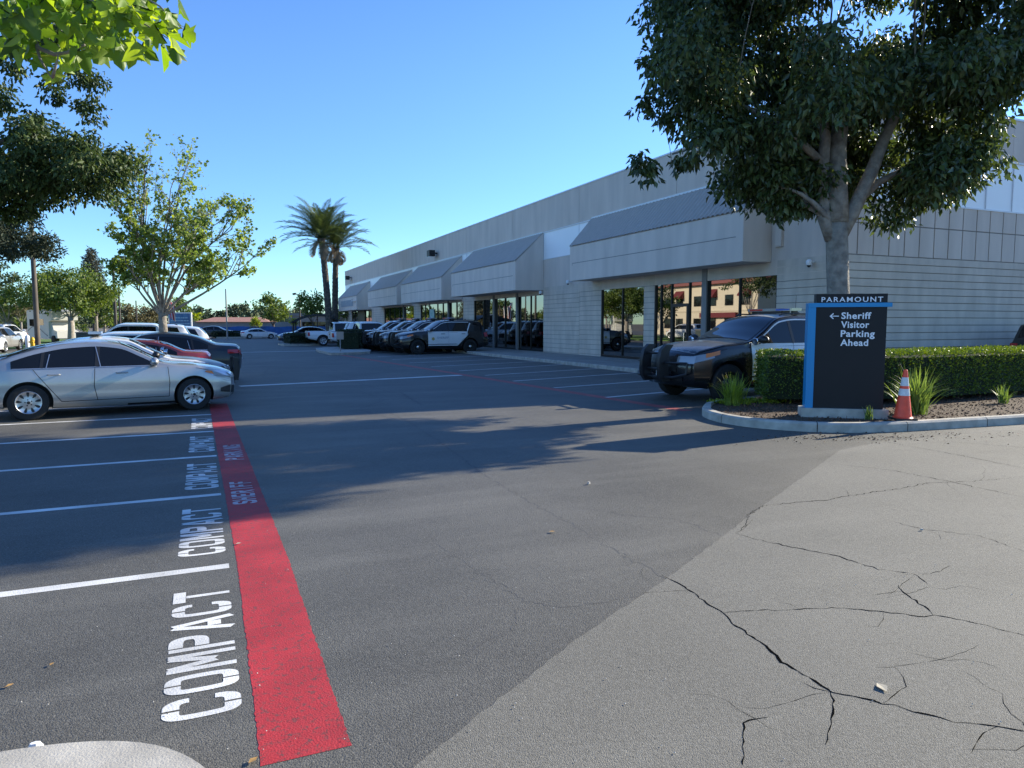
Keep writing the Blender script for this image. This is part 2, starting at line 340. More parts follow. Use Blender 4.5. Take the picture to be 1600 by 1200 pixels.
def tree(name, label, cat, loc, fork, trunk_r, clumps, leaf, leafsize, dens, bark, group=None, stems=None, droop=.7, flat=.8, width=.42, shell=.5, limbs=14, base_flare=1.35, twigs=0):
    t = thing(name, label, cat, loc, 0, group)
    mb = MB(); h = fork
    if stems is None:
        mb.tube([(0, 0, -.05), (.0, 0, .25), (.02 * h, 0, h * .5), (.03 * h, .01 * h, h)], [trunk_r * base_flare, trunk_r * 1.05, trunk_r * .92, trunk_r * .8], 14)
        hubs = [(Vector((.03 * h, .01 * h, h)), trunk_r * .6)]
    else:
        hubs = []
        for pts, rad in stems:
            mb.tube(pts, rad, 14); hubs.append((Vector(pts[-1]), rad[-1]))
    order = sorted(clumps, key=lambda c: -c[3])[:limbs] if len(clumps) > limbs else clumps
    if len(clumps) > limbs: order = [clumps[i] for i in RNG.choice(len(clumps), limbs, replace=False)]
    for c in order:
        hb = min(hubs, key=lambda q: (q[0] - Vector(c[:3])).length)
        pts = curve_pts(hb[0] - Vector((0, 0, .2)), c[:3], sag=.06, n=6, wob=.06)
        r0 = hb[1] * .38; mb.tube(pts, [r0 * (1 - .85 * i / 5) for i in range(6)], 6)
        for k in range(twigs):
            q = pts[RNG.integers(3, 6)]; e = Vector(c[:3]) + Vector(RNG.normal(size=3)) * c[3] * .55
            mb.tube(curve_pts(q, e, .05, 4), [r0 * .22, r0 * .16, r0 * .1, r0 * .05], 4, cap=False)
    mb.build('trunk', bark, t, smooth=2)
    P, D = clump_leaves(clumps, dens, droop, flat, shell)
    obj('crown', leaf_mesh('crown', P, D, leafsize, leaf, width), t)
    return t
def ellipsoid_clumps(n, c, rad, rmin, rmax, inner=.45, seed=0, zcut=None):
    g = np.random.default_rng(seed); out = []
    while len(out) < n:
        u = g.normal(size=3); u /= np.linalg.norm(u); q = g.uniform(inner, 1)
        p = np.array(c) + u * np.array(rad) * q
        if zcut is not None and p[2] < zcut: p[2] = zcut + g.uniform(0, .4)
        out.append((p[0], p[1], p[2], g.uniform(rmin, rmax)))
    return out

# ------------------------------------------------------------------ ground
def sheet(name, pts, z, m, label=None, holes=None):
    return struct(name, MB().poly([(x, y, z) for x, y in pts]), m, label=label)
sheet('ground', [(-1500, -300), (1500, -300), (1500, 2600), (-1500, 2600)], -.012, M['dirt'], 'bare ground reaching to the horizon')
sheet('parking_lot', [(-60, -40), (90, -40), (90, 150), (-60, 150)], 0, M['lot'], 'dark sealed asphalt parking lot')
def dens_line(a, b, step=.25, jit=.0):
    n = max(2, int(math.hypot(b[0] - a[0], b[1] - a[1]) / step)); return [(a[0] + (b[0] - a[0]) * i / n + random.uniform(-jit, jit), a[1] + (b[1] - a[1]) * i / n + random.uniform(-jit, jit)) for i in range(n + 1)]
# older pale asphalt, joined along a diagonal line
JO = [(-1.6, .95), (.70, 2.54), (1.79, 3.25), (2.86, 3.86), (4.82, 5.08), (7.9, 6.95)]
JJ = []
for a, b in zip(JO[:-1], JO[1:]): JJ += [(x + random.gauss(0, .004), y + random.gauss(0, .004)) for x, y in dens_line(a, b, .07)[:-1]]
sheet('driveway', JJ + [(9.0, 7.2), (13, 7.1), (40, 6.2), (80, 5), (80, -38), (-20, -38), (-6, -2)], .004, M['oldlot'], 'pale worn asphalt driveway with cracks')
def strip(mb, pts, wd, z, m=0, jit=0, taper=False):
    pts = [Vector((p[0], p[1], 0)) for p in pts]; L = []; Rr = []
    for i, p in enumerate(pts):
        d = (pts[min(i + 1, len(pts) - 1)] - pts[max(0, i - 1)]).normalized(); n = Vector((-d.y, d.x, 0))
        q = wd * .5 * (1 + (random.uniform(-jit, jit) if jit else 0)); 
        if taper: q *= .25 + .75 * math.sin(PI * min(1, max(0, i / (len(pts) - 1)))) ** .5
        L.append(p + n * q); Rr.append(p - n * q)
    n = len(pts); vs = [(v.x, v.y, z) for v in L] + [(v.x, v.y, z) for v in Rr]
    return mb.add(vs, [(i, i + 1, n + i + 1, n + i) for i in range(n - 1)], m)
ZP = .0015
strip_ = struct('red_fire_lane_stripe', strip(MB(), dens_line((.325, 2.77), (.347, 5.2), .025) + dens_line((.347, 5.25), (.322, 8.6), .025) + dens_line((.322, 8.65), (.285, 13), .05) + dens_line((.285, 13.05), (.268, 16.3), .05), .345, ZP, jit=.028), M['redpaint'], label='bright red painted stripe beside the compact stalls')
rr = [(8.68, 11.3), (8.55, 13), (8.40, 15.35), (8.19, 18.8), (7.96, 22.6), (7.64, 27.9), (7.0, 38.2), (6.8, 44)]
rl = []
for a, b in zip(rr[:-1], rr[1:]): rl += dens_line(a, b, .3)[:-1]
struct('red_fire_lane_line', strip(MB(), rl, .30, ZP, jit=.06), M['redold'], label='faded red line along the far row of stalls')
for i, y in enumerate([5.27, 7.57, 9.84, 12.13, 14.42, 16.7, 19.05, 21.4, 23.7]):
    struct('stall_line', strip(MB(), dens_line((.12, y), (-5.6, y - .02 - .03 * i), .2), .10, ZP, jit=.07), M['white'], label='white stall line of the compact row')
def G(px, py, z=0):
    f = 1109.; p = math.atan(94 / f); yw = math.atan(485 / math.hypot(f, 94))
    fw = Vector((math.sin(yw) * math.cos(p), math.cos(yw) * math.cos(p), -math.sin(p))); rt = Vector((math.cos(yw), -math.sin(yw), 0)); up = rt.cross(fw)
    d = fw + rt * (px - 800) / f + up * (600 - py) / f; t = (z - 1.7) / d.z; return (d.x * t, d.y * t)
for i, (a_, b_) in enumerate([((947, 621), (1040, 612.6)), ((866, 606), (1001, 596)), ((802, 595.5), (999, 582)), ((758, 586.5), (980, 573)), ((718, 579.5), (921, 567)), ((674, 572.8), (866, 563.5)), ((640, 567), (816, 560)), ((613, 561.8), (765, 555.7)), ((590, 557.5), (640, 555.5))]):
    p0, p1 = G(*a_), G(*b_); k_ = (13.8 - p0[0]) / (p1[0] - p0[0])
    struct('stall_line', strip(MB(), dens_line(p0, (13.8, p0[1] + (p1[1] - p0[1]) * k_), .3), .13, ZP + .001, jit=.06), M['white'] if i < 1 else M['whitemid'], label='thin white stall line of the patrol row')
struct('stop_line', strip(MB(), dens_line((.9, 20.7), (7.85, 22.25), .2), .30, ZP, jit=.05), M['white'], label='wide white line across the near aisle')
struct('stop_line', strip(MB(), dens_line((1.0, 45.1), (6.8, 46.2), .3), .30, ZP, jit=.05), M['white'], label='wide white line across the far aisle')
def smooth_line(pts, it=2):
    for _ in range(it):
        o = [pts[0]]
        for a, b in zip(pts[:-1], pts[1:]): o += [(a[0] * .75 + b[0] * .25, a[1] * .75 + b[1] * .25), (a[0] * .25 + b[0] * .75, a[1] * .25 + b[1] * .75)]
        pts = o + [pts[-1]]
    return pts
# stencilled letters --------------------------------------------------
def glyph(ch):
    """strokes in a unit cell: list of (points, width)"""
    t = .2
    C = {'C': [[(.9, .33), (.9, .22), (.78, .1), (.54, .1)], [(.46, .1), (.22, .1), (.1, .22), (.1, .78), (.22, .9), (.46, .9)], [(.54, .9), (.78, .9), (.9, .78), (.9, .67)]],
         'O': [[(.46, .1), (.22, .1), (.1, .22), (.1, .78), (.22, .9), (.46, .9)], [(.54, .1), (.78, .1), (.9, .22), (.9, .78), (.78, .9), (.54, .9)]],
         'M': [[(.08, 0), (.08, 1)], [(.19, .97), (.46, .3)], [(.54, .3), (.81, .97)], [(.92, 0), (.92, 1)]],
         'P': [[(.1, 0), (.1, 1)], [(.27, .9), (.75, .9), (.88, .8), (.88, .6), (.75, .5), (.27, .5)]],
         'A': [[(.06, 0), (.45, .97)], [(.55, .97), (.94, 0)], [(.33, .3), (.67, .3)]],
         'T': [[(.5, 0), (.5, .78)], [(0, .9), (1, .9)]],
         'S': [[(.1, .3), (.1, .2), (.22, .1), (.46, .1)], [(.54, .1), (.78, .1), (.9, .2), (.9, .42), (.78, .5), (.22, .52), (.1, .62), (.1, .8), (.22, .9), (.46, .9)], [(.54, .9), (.78, .9), (.9, .8), (.9, .7)]],
         'H': [[(.1, 0), (.1, 1)], [(.9, 0), (.9, 1)], [(.25, .5), (.75, .5)]],
         'E': [[(.1, 0), (.1, 1)], [(.25, .9), (.9, .9)], [(.25, .5), (.8, .5)], [(.25, .1), (.9, .1)]],
         'R': [[(.1, 0), (.1, 1)], [(.27, .9), (.75, .9), (.88, .8), (.88, .62), (.75, .52), (.27, .52)], [(.5, .45), (.92, 0)]],
         'I': [[(.5, 0), (.5, 1)]], 'F': [[(.1, 0), (.1, 1)], [(.25, .9), (.9, .9)], [(.25, .5), (.8, .5)]],
         'K': [[(.1, 0), (.1, 1)], [(.27, .5), (.9, 1)], [(.35, .5), (.92, 0)]], 'N': [[(.1, 0), (.1, 1)], [(.2, .95), (.8, .05)], [(.9, 0), (.9, 1)]],
         'G': [[(.46, .1), (.22, .1), (.1, .22), (.1, .78), (.22, .9), (.46, .9)], [(.54, .9), (.78, .9), (.9, .78), (.9, .7)], [(.54, .1), (.9, .1), (.9, .45), (.6, .45)]]}
    return C[ch]
def ground_word(word, x_top, x_bot, y0, y1, z, stroke, mb):
    # text runs along +Y, letter tops towards -X; strokes are mitred in the unit cell, then stretched
    n = len(word); gap = .26; cell = (y1 - y0) / (n + gap * (n - 1)); hw_ = .11
    for i, ch in enumerate(word):
        yb = y0 + i * cell * (1 + gap)
        for st in glyph(ch):
            if len(st) > 3 or (len(st) > 2 and ch not in 'MN'): st = smooth_line(smooth_line(st, 1), 1)
            L = []; Q = []; m_ = len(st)
            for j, p in enumerate(st):
                p = Vector(p); d0 = (p - Vector(st[j - 1])).normalized() if j else None; d1 = (Vector(st[j + 1]) - p).normalized() if j < m_ - 1 else None
                if d0 is None: d0 = d1
                if d1 is None: d1 = d0
                n0 = Vector((-d0.y, d0.x)); n1 = Vector((-d1.y, d1.x)); nn = (n0 + n1).normalized(); k_ = hw_ / max(.5, nn.dot(n0))
                L.append(p + nn * k_); Q.append(p - nn * k_)
            ground_word.k += 1; zz = z + (ground_word.k % 5) * .0003
            W_ = lambda q: (x_bot + (x_top - x_bot) * q.y, yb + cell * q.x, zz)
            mb.add([W_(q) for q in L] + [W_(q) for q in Q], [(j, j + 1, m_ + j + 1, m_ + j) for j in range(m_ - 1)])
ground_word.k = 0
for y0, y1 in ((3.24, 4.84), (5.60, 7.05), (7.90, 9.36), (10.22, 11.66), (12.52, 13.9)):
    mb = MB(); ground_word('COMPACT', -.215, .105, y0, y1, ZP, .055, mb)
    struct('stall_lettering', mb, M['white'], label='white stencilled COMPACT lettering on the asphalt')
mb = MB(); ground_word('SHERIFF', .215, .43, 7.06, 8.10, ZP + .002, .036, mb); struct('stripe_lettering', mb, M['textred'], label='pale SHERIFF lettering on the red stripe')
mb = MB(); ground_word('PARKING', .215, .435, 9.43, 10.62, ZP + .002, .036, mb); struct('stripe_lettering', mb, M['textred'], label='pale PARKING lettering on the red stripe')

# cracks ---------------------------------------------------------------
def G(px, py, z=0):
    f = 1109.; p = math.atan(94 / f); yw = math.atan(485 / math.hypot(f, 94))
    fw = Vector((math.sin(yw) * math.cos(p), math.cos(yw) * math.cos(p), -math.sin(p))); rt = Vector((math.cos(yw), -math.sin(yw), 0)); up = rt.cross(fw)
    d = fw + rt * (px - 800) / f + up * (600 - py) / f; t = (z - 1.7) / d.z; return (d.x * t, d.y * t)
def crack(mb, px, wd, z, rough=.02):
    pts = [G(*q) for q in px]; out = []
    for a, b in zip(pts[:-1], pts[1:]):
        l = math.hypot(b[0] - a[0], b[1] - a[1]); n = max(2, int(l / .035))
        for i in range(n):
            t = i / n; k = rough * 1.5 * min(1, l * 2); out.append((a[0] + (b[0] - a[0]) * t + random.gauss(0, k * .4), a[1] + (b[1] - a[1]) * t + random.gauss(0, k * .4)))
    out.append(pts[-1]); strip(mb, out, wd * .66, z, jit=.75, taper=True)
mb = MB()
CR = [([(1035, 900), (1060, 912), (1080, 925), (1110, 947), (1132, 960), (1145, 975), (1190, 1005), (1220, 1035), (1265, 1060), (1300, 1083), (1380, 1100), (1490, 1130), (1560, 1136), (1605, 1145)], .016),
      ([(1130, 958), (1180, 955), (1250, 953), (1300, 950), (1380, 957), (1445, 965), (1460, 962), (1530, 976), (1605, 995)], .010),
      ([(1300, 1083), (1301, 1110), (1296, 1140), (1290, 1165)], .010), ([(1160, 1200), (1163, 1160), (1160, 1130), (1200, 1122)], .010),
      ([(1150, 835), (1200, 848), (1260, 860), (1310, 870), (1370, 890), (1430, 898), (1450, 915)], .012),
      ([(1150, 835), (1165, 820), (1170, 805), (1195, 790), (1290, 782), (1340, 773), (1400, 765), (1455, 755), (1530, 752), (1600, 745)], .010),
      ([(1402, 915), (1410, 925), (1450, 952), (1458, 962)], .012), ([(1310, 726), (1390, 735), (1480, 752), (1600, 778)], .010),
      ([(1390, 815), (1440, 827), (1530, 838), (1600, 862)], .008), ([(1000, 928), (1040, 925), (1076, 924)], .007), ([(1440, 900), (1470, 893), (1485, 885)], .006),
      ([(1380, 690), (1500, 712), (1600, 732)], .012), ([(1480, 690), (1600, 700)], .01)]
for px, wd in CR:
    crack(mb, px, wd, .0055)
    for k in range(1 + len(px) // 5):
        q = random.choice(px[:-1]); x_, y_ = q[0], q[1]; sc_ = (y_ - 500) / 500; an = random.uniform(0, 2 * PI); w_ = [(x_, y_)]
        for j in range(random.randint(2, 5)): an += random.gauss(0, .6); x_ += 26 * sc_ * math.cos(an); y_ += 13 * sc_ * math.sin(an); w_.append((x_, y_))
        crack(mb, w_, wd * .30, .0052, .012)
for k in range(13):
    x_, y_ = random.uniform(1000, 1600), random.uniform(720, 1190)
    if x_ < 1500 - (y_ - 700) * 1.2 + 60 and y_ < 1000: continue
    an = random.uniform(-.6, .6); sc_ = (y_ - 500) / 500; w_ = [(x_, y_)]
    for j in range(random.randint(4, 10)): an += random.gauss(0, .35); x_ += 30 * sc_ * math.cos(an); y_ += 15 * sc_ * math.sin(an); w_.append((x_, y_))
    crack(mb, w_, .0028, .0052, .012)
struct('pavement_cracks', mb, M['crack'], label='dark branching cracks in the pale asphalt')
mb = MB()
for px, wd in [([(1035, 900), (960, 858), (880, 812), (800, 768), (760, 745), (700, 700), (640, 660), (600, 640)], .018), ([(760, 895), (820, 940), (880, 950), (1000, 930)], .010),
               ([(560, 610), (600, 625), (560, 640), (620, 655)], .03), ([(380, 560), (420, 575), (410, 590)], .03), ([(470, 575), (530, 590), (600, 610), (660, 625)], .035),
               ([(625, 612), (640, 622), (660, 633)], .06), ([(690, 1040), (760, 1000), (800, 985), (810, 950)], .010), ([(900, 792), (980, 805), (1060, 812), (1130, 838)], .012),
               ([(540, 870), (600, 860), (680, 850), (730, 880), (770, 910)], .008), ([(440, 560), (500, 572), (560, 590)], .03), ([(560, 540), (620, 560), (700, 575)], .04)]:
    crack(mb, px, wd, .001, .03)
struct('sealed_cracks', mb, M['seal'], label='faint sealed cracks in the dark asphalt')
# litter: leaves, pebbles
def litter(name, label, p, s, m, kind='leaf'):
    mb = MB(); x, y = p; a = random.uniform(0, 6)
    def T(u, v, h): return (x + s * (u * math.cos(a) - v * math.sin(a)), y + s * (u * math.sin(a) + v * math.cos(a)), .010 + s * h)
    if kind == 'leaf': mb.add([T(0, 0, .02), T(.5, .30, .09), T(1, 0, .03), T(.5, -.30, .07), T(.5, 0, .05), T(-.3, .04, .02)], [(0, 1, 4), (1, 2, 4), (2, 3, 4), (3, 0, 4), (0, 4, 5)])
    else:
        for k in range(5): pass
        n = 7; vs = [T(.5 * math.cos(2 * PI * i / n) * random.uniform(.7, 1.1), .3 * math.sin(2 * PI * i / n), 0) for i in range(n)] + [T(.3 * math.cos(2 * PI * i / n), .2 * math.sin(2 * PI * i / n), .35) for i in range(n)]
        mb.add(vs, [(i, (i + 1) % n, n + (i + 1) % n, n + i) for i in range(n)] + [tuple(range(n, 2 * n))])
    return mb.build(name, m, None, label=label, cat=name.split('_')[-1])
M['dryleaf'] = mat('dry_leaf', (.38, .22, .07), .8, var=.2, vscale=20); M['paleleaf'] = mat('pale_leaf', (.50, .44, .32), .8, var=.15, vscale=20); M['stone'] = mat('pale_stone', (.45, .42, .37), .8, var=.2, vscale=20)
litter('fallen_leaf', 'orange brown fallen leaf at the near end of the red stripe', G(403, 1186), .05, M['dryleaf'])
litter('fallen_leaf', 'pale curled leaf on the cracked pale asphalt', G(1370, 1070), .085, M['paleleaf'])
litter('fallen_leaf', 'small orange leaf on the dark asphalt left of the first COMPACT', G(84, 1038), .035, M['dryleaf'])
litter('fallen_leaf', 'small orange leaf in the middle of the dark asphalt', G(868, 832), .06, M['dryleaf'])
litter('fallen_leaf', 'yellowed leaf at the left edge of the frame on dark asphalt', G(8, 1077), .04, M['dryleaf'])
litter('pale_pebble', 'white pebble on the dark asphalt beyond the red stripe', G(920, 757), .055, M['stone'], 's')
litter('crumpled_litter', 'white crumpled scrap beside the bottom left kerb', G(55, 1172), .06, M['signwhite'], 's')
litter('pale_pebble', 'white pebble on the pale asphalt near the cracks', G(1440, 830), .035, M['stone'], 's')
litter('fallen_leaf', 'pale leaf scrap on the bright red stripe', G(368, 852), .045, M['paleleaf'])
mb = MB()
for k in range(150):
    px, py = random.uniform(0, 1600), random.uniform(640, 1195); x, y = G(px, py); s = random.uniform(.002, .005)
    mb.add([(x + s * math.cos(a), y + s * math.sin(a), .0095) for a in (0, 1.6, 3.2, 4.8)] + [(x, y, .0095 + s)], [(0, 1, 4), (1, 2, 4), (2, 3, 4), (3, 0, 4)])
mb.build('gravel_grit', M['stone'], None, kind='stuff', label='scattered pale grit on the asphalt')

# kerbs and planter ----------------------------------------------------
OUT = [(8.86, 11.05), (8.45, 10.6), (8.2, 10.05), (8.12, 9.45), (8.28, 8.85), (8.75, 8.25), (9.3, 7.93), (10.0, 7.74), (11.4, 7.62), (12.8, 7.50), (20, 6.9), (44, 5.6)]
BACK = [(44, 11.9), (13.9, 12.15), (11.6, 12.1), (10.0, 11.75)]
def inset(pts, d):
    """shift an open line left by d"""
    o = []
    for i, p in enumerate(pts):
        a = Vector(pts[max(0, i - 1)]); b = Vector(pts[min(len(pts) - 1, i + 1)]); t = (b - a).normalized(); o.append((p[0] - t.y * d, p[1] + t.x * d))
    return o
def kerb(name, line, h=.15, wd=.15, label=None, side=1):
    """kerb along an open line; body to the left; chamfered top edge, joints every ~1.5 m"""
    L0 = line; L1 = inset(line, .03 * side); L2 = inset(line, (wd - .01) * side); L3 = inset(line, wd * side); n = len(line)
    vs = [(x, y, -.02) for x, y in L0] + [(x, y, h - .03) for x, y in L0] + [(x, y, h) for x, y in L1] + [(x, y, h) for x, y in L2] + [(x, y, h - .08) for x, y in L3]
    fs = [(k * n + i, k * n + i + 1, (k + 1) * n + i + 1, (k + 1) * n + i) for k in range(4) for i in range(n - 1)]
    mb = MB().add(vs, fs)
    d = 0
    for i in range(1, n):
        d += math.hypot(line[i][0] - line[i - 1][0], line[i][1] - line[i - 1][1])
        if d > 1.5:
            d = 0; p = Vector(line[i]); t = (Vector(line[i]) - Vector(line[i - 1])).normalized() * .006; q = Vector(L2[i])
            nn = (p - q).normalized() * .003
            a = p + nn; mb.add([(a.x - t.x, a.y - t.y, 0), (a.x + t.x, a.y + t.y, 0), (a.x + t.x, a.y + t.y, h - .03), (a.x - t.x, a.y - t.y, h - .03),
                                (L1[i][0] - t.x, L1[i][1] - t.y, h + .002), (L1[i][0] + t.x, L1[i][1] + t.y, h + .002), (q.x + t.x, q.y + t.y, h + .002), (q.x - t.x, q.y - t.y, h + .002)],
                               [(0, 1, 2, 3), (3, 2, 5, 4), (4, 5, 6, 7)], 1)
    return struct(name, mb, [M['concrete'], M['seam']], smooth=1, label=label)
OUTS = smooth_line(OUT, 2)
kerb('planter_kerb', OUTS, .15, .16, 'curved concrete kerb round the sign planter')
kerb('planter_kerb', smooth_line([(13.9, 12.15), (11.6, 12.1), (10.0, 11.75), (9.2, 11.4), (8.86, 11.05)], 1), .15, .14, 'back kerb of the planter beside the near patrol car')
inn = inset(OUTS, .15)
sheet('planter_soil', [p for p in inn] + [(44, 11.7), (13.9, 11.95), (11.6, 11.9), (10.2, 11.6), (9.4, 11.3)], .115, M['mulch'], 'brown mulch bed inside the kerb')
# mulch chips
n = 5200; P = []
while len(P) < n:
    x = random.uniform(8.4, 19) if random.random() < .8 else random.uniform(8.4, 12); y = random.uniform(7.3, 11.2)
    yo = 7.95 - .09 * (x - 9.5)
    if x < 9.5 and math.hypot(x - 9.7, y - 9.6) > 1.35: continue
    if y < yo + .12: continue
    P.append((x, y, .12))
P = np.array(P); D = RNG.normal(size=(n, 3)); D[:, 2] = np.abs(D[:, 2]) * .4
M['chip'] = mat('mulch_chip', (.13, .078, .042), .9, island=.7)
obj('mulch_chips', leaf_mesh('mulch_chips', P, D, .05, M['chip'], .45, .1), kind='stuff', label='wood chips and dead leaves covering the planter')
P2 = [G(random.gauss(1330, 90), 682 + abs(random.gauss(0, 5))) for k in range(260)] + [G(random.uniform(1250, 1600), 676 + abs(random.gauss(0, 5))) for k in range(120)]
obj('leaf_litter', leaf_mesh('leaf_litter', np.array([(x, y, .012) for x, y in P2]), RNG.normal(size=(len(P2), 3)) * np.array([1, 1, .15]), .035, M['chip'], .5, .1), kind='stuff', label='dry leaf litter in the gutter before the kerb')
# building pavement
sheet('sidewalk', [(13.9, 12.4), (17.42, 12.4), (17.42, 95), (13.9, 95)], .15, M['walk'], 'pale concrete walk along the building')
kerb('sidewalk_kerb', [(13.85, 95 - i * 1.03) for i in range(81)], .15, .13, 'kerb of the walk along the building')
mb = MB()
for y in np.arange(13.5, 94, 1.8): mb.box(13.99, 17.4, y, y + .02, .1515, .153)
struct('sidewalk_joints', mb, M['joint'], label='scored joints in the concrete walk')
# near left island
IS = [(.08, 1.2), (.07, 2.2), (.02, 2.5), (-.1, 2.75), (-.28, 2.92), (-.55, 3.02), (-.9, 3.05), (-2.6, 2.98)]
mb = MB(); il = smooth_line(IS, 2); n = len(il)
mb.prism(il + [(-2.6, 1.2)], -.02, .13); struct('kerb_island', mb, M['concrete'], label='pale concrete kerb island at the bottom left')
# lawn + left kerb
LW = [(-6.3, 8), (-6.3, 30), (-6.6, 44), (-7.6, 47.5), (-9.6, 48), (-10.2, 44), (-10.2, 8)]
mb = MB().prism(LW, -.02, .12); struct('lawn', mb, M['grass'], label='strip of green lawn behind the compact stalls')
kerb('lawn_kerb', smooth_line([(-9.8, 48.3), (-7.5, 47.9), (-6.4, 44.4), (-6.12, 30), (-6.12, 8)], 1), .15, .15, 'kerb along the lawn strip', side=-1)
struct('verge', MB().prism([(-16, 58), (-7, 58), (-4, 76), (-4, 88), (-22, 88), (-22, 62)], -.02, .08), M['grass'], label='green verge under the far left trees')
# far street
sheet('street', [(-300, 78), (300, 84), (300, 96), (-300, 90)], .004, M['oldlot'], 'pale street crossing beyond the lot')
struct('street_median', MB().prism([(1.5, 88.5), (60, 90.5), (60, 93), (1.5, 92)], -.02, .2), M['concrete'], label='low pale wall edge across the street')

# ------------------------------------------------------------------ the long commercial building
BX = 17.38; BY = 15.6
B = thing('commercial_building', 'long low beige stucco and block building with corrugated awnings on the right', 'building', (BX, BY, 0))
def bpart(name, mb, mats, parent=None, smooth=False, label=None):
    # meshes are authored in world coordinates, shifted to the building's base
    me = mb.mesh(name, mats, smooth); me.transform(Matrix.Translation((-BX, -BY, 0)))
    return obj(name, me, parent or B, label=label)
mb = MB().box(BX + .3, 44.6, BY + .3, 94.3, -.02, 8.1); bpart('core', mb, [M['soffit']])
mb = MB(); edges = [15.6, 23.6, 31.55, 39.8, 47.95, 56.2, 64.3, 72.5, 80.6, 88.5, 94.6]
for a, b in zip(edges[:-1], edges[1:]):
    mb.box(BX, BX + .29, a + (.012 if a > 16 else 0), b - .012, 6.70, 8.46)
mb.box(BX + .006, BX + .29, BY, 94.6, 3.30, 5.22)
for x0, x1 in zip([BX + .3, 25.1, 33, 41], [25.09, 32.99, 40.99, 45]): mb.box(x0, x1, BY, BY + .29, 7.08, 8.46)
bpart('stucco_wall', mb, [M['stucco']])
mb = MB().box(BX + .02, BX + .28, BY, 94.5, 5.22, 6.70); mb.box(BX + .3, 45, BY + .02, BY + .28, 5.45, 7.08)
bpart('spandrel_band', mb, [M['bandp']], label='bright white glazed band')
mb = MB(); mb.box(BX - .025, BX + .03, BY - .02, 94.6, 6.66, 6.71); mb.box(BX - .02, BX + .03, BY - .02, 94.6, 5.20, 5.24)
mb.box(BX - .01, 45, BY - .025, BY + .03, 7.05, 7.10); mb.box(BX - .01, 45, BY - .02, BY + .03, 5.42, 5.47)
for x in np.arange(19.75, 45, 1.36): mb.box(x, x + .04, BY - .01, BY + .03, 5.47, 7.05)
for y in edges[1:-1]: mb.box(BX - .004, BX + .03, y - .01, y + .01, 5.24, 6.66)
bpart('band_trim', mb, [M['joint_l']])
mb = MB().box(BX - .03, BX + .33, BY - .03, 94.62, 8.46, 8.52).box(BX + .33, 45, BY - .03, BY + .33, 8.46, 8.52); bpart('sun_rim_coping', mb, [M['cap']])  # thin pale cap on the parapet, added for its bright sunlit rim
# small square wall panels above the block on the end wall
mb = MB(); xs = np.arange(BX + .02, 45, .672)
for i, x in enumerate(xs):
    for z0, z1 in ((3.79, 4.70), (4.735, 5.42)): mb.box(x + .022, x + .65, BY, BY + .2, z0, z1)
bpart('panel_grid', mb, [M['stucco']])
mb = MB().box(BX + .31, 45, BY + .025, BY + .27, 3.6, 5.45); bpart('panel_backing', mb, [M['joint']])
def blockwall(y0, y1, z0, z1):
    mb = MB(); mb.box(BX + .02, BX + .28, y0, y1, z0, z1, 1); k = 0; z = z1
    while z > z0 + .02:
        zz = max(z0, z - .212); yy = y0; 
        mb.box(BX, BX + .03, y0, y1, zz, z, 0); z -= .235; k += 1
    return bpart('block_wall', mb, [M['block'], M['groove']])
for y0, y1, z1 in ((15.6, 18.09, 3.77), (24.99, 25.76, 3.75), (29.32, 31.43, 3.74), (31.45, 35.53, 3.70), (46.48, 48.7, 3.5), (59.62, 61.76, 3.45), (73, 78.9, 3.4), (90.3, 94.6, 3.3)):
    blockwall(y0, y1, .15, z1)
mb = MB(); mb.box(BX + .31, 45, BY + .03, BY + .28, -.02, 3.76, 1); z = 3.76
while z > 0:
    zz = max(-.01, z - .208); mb.box(BX if z > -1 else 0, 45, BY, BY + .05, zz, z, 0)
    z -= .235
bpart('block_wall', mb, [M['block'], M['groove']])
def glazing(y0, y1, zt, mull, posts=(), zb=.17):
    f = MB(); fw_ = .05
    f.box(BX + .03, BX + .11, y0, y1, zb, zb + .09); f.box(BX + .03, BX + .11, y0, y1, zt - .07, zt)
    for y in [y0 + fw_ / 2, y1 - fw_ / 2] + list(mull): f.box(BX + .032, BX + .112, y - fw_ / 2, y + fw_ / 2, zb + .09, zt - .07)
    fo = bpart('window', f, [M['frame']])
    ys = [y0] + sorted(mull) + [y1]
    for a, b in zip(ys[:-1], ys[1:]):
        g = MB(); ti = random.uniform(-.0035, .0035) * (b - a)
        g.add([(BX + .085, a, zb), (BX + .085 + ti, b, zb), (BX + .085 + ti, b, zt), (BX + .085, a, zt)], [(0, 1, 2, 3)])
        bpart('pane', g, [M['mirrorglass']], fo)
    for y in posts:
        p = MB().box(BX - .06, BX + .05, y - .11, y + .11, .15, zt); bpart('post', p, [M['post']])
    return fo
glazing(18.1, 21.62, 3.72, [19.9]); glazing(25.77, 29.31, 3.7, [27.52])
bpart('post', MB().box(BX - .03, BX + .25, 21.62, 21.9, .15, 3.75), [M['post']])
fo = glazing(21.9, 24.98, 3.7, [22.72, 23.87, 24.58])
dr = MB(); dr.box(BX + .02, BX + .09, 22.76, 22.86, .17, 2.5).box(BX + .02, BX + .09, 23.73, 23.83, .17, 2.5).box(BX + .02, BX + .09, 22.86, 23.73, 2.38, 2.5).box(BX + .02, BX + .09, 22.86, 23.73, .17, .38)
d = bpart('door', dr, [M['frame']]); bpart('door_handle', MB().tube([(BX - .03, 22.93, .95), (BX - .03, 22.93, 1.35)], .014), [M['chrome']], d)
glazing(35.54, 46.47, 3.52, [37.29, 39.1, 41.09, 42.8, 44.73], [39.1, 42.8]); glazing(48.71, 52.1, 3.45, [50.32], [52.05]); glazing(52.2, 59.6, 3.44, [53.6, 55, 57.2, 58.4])
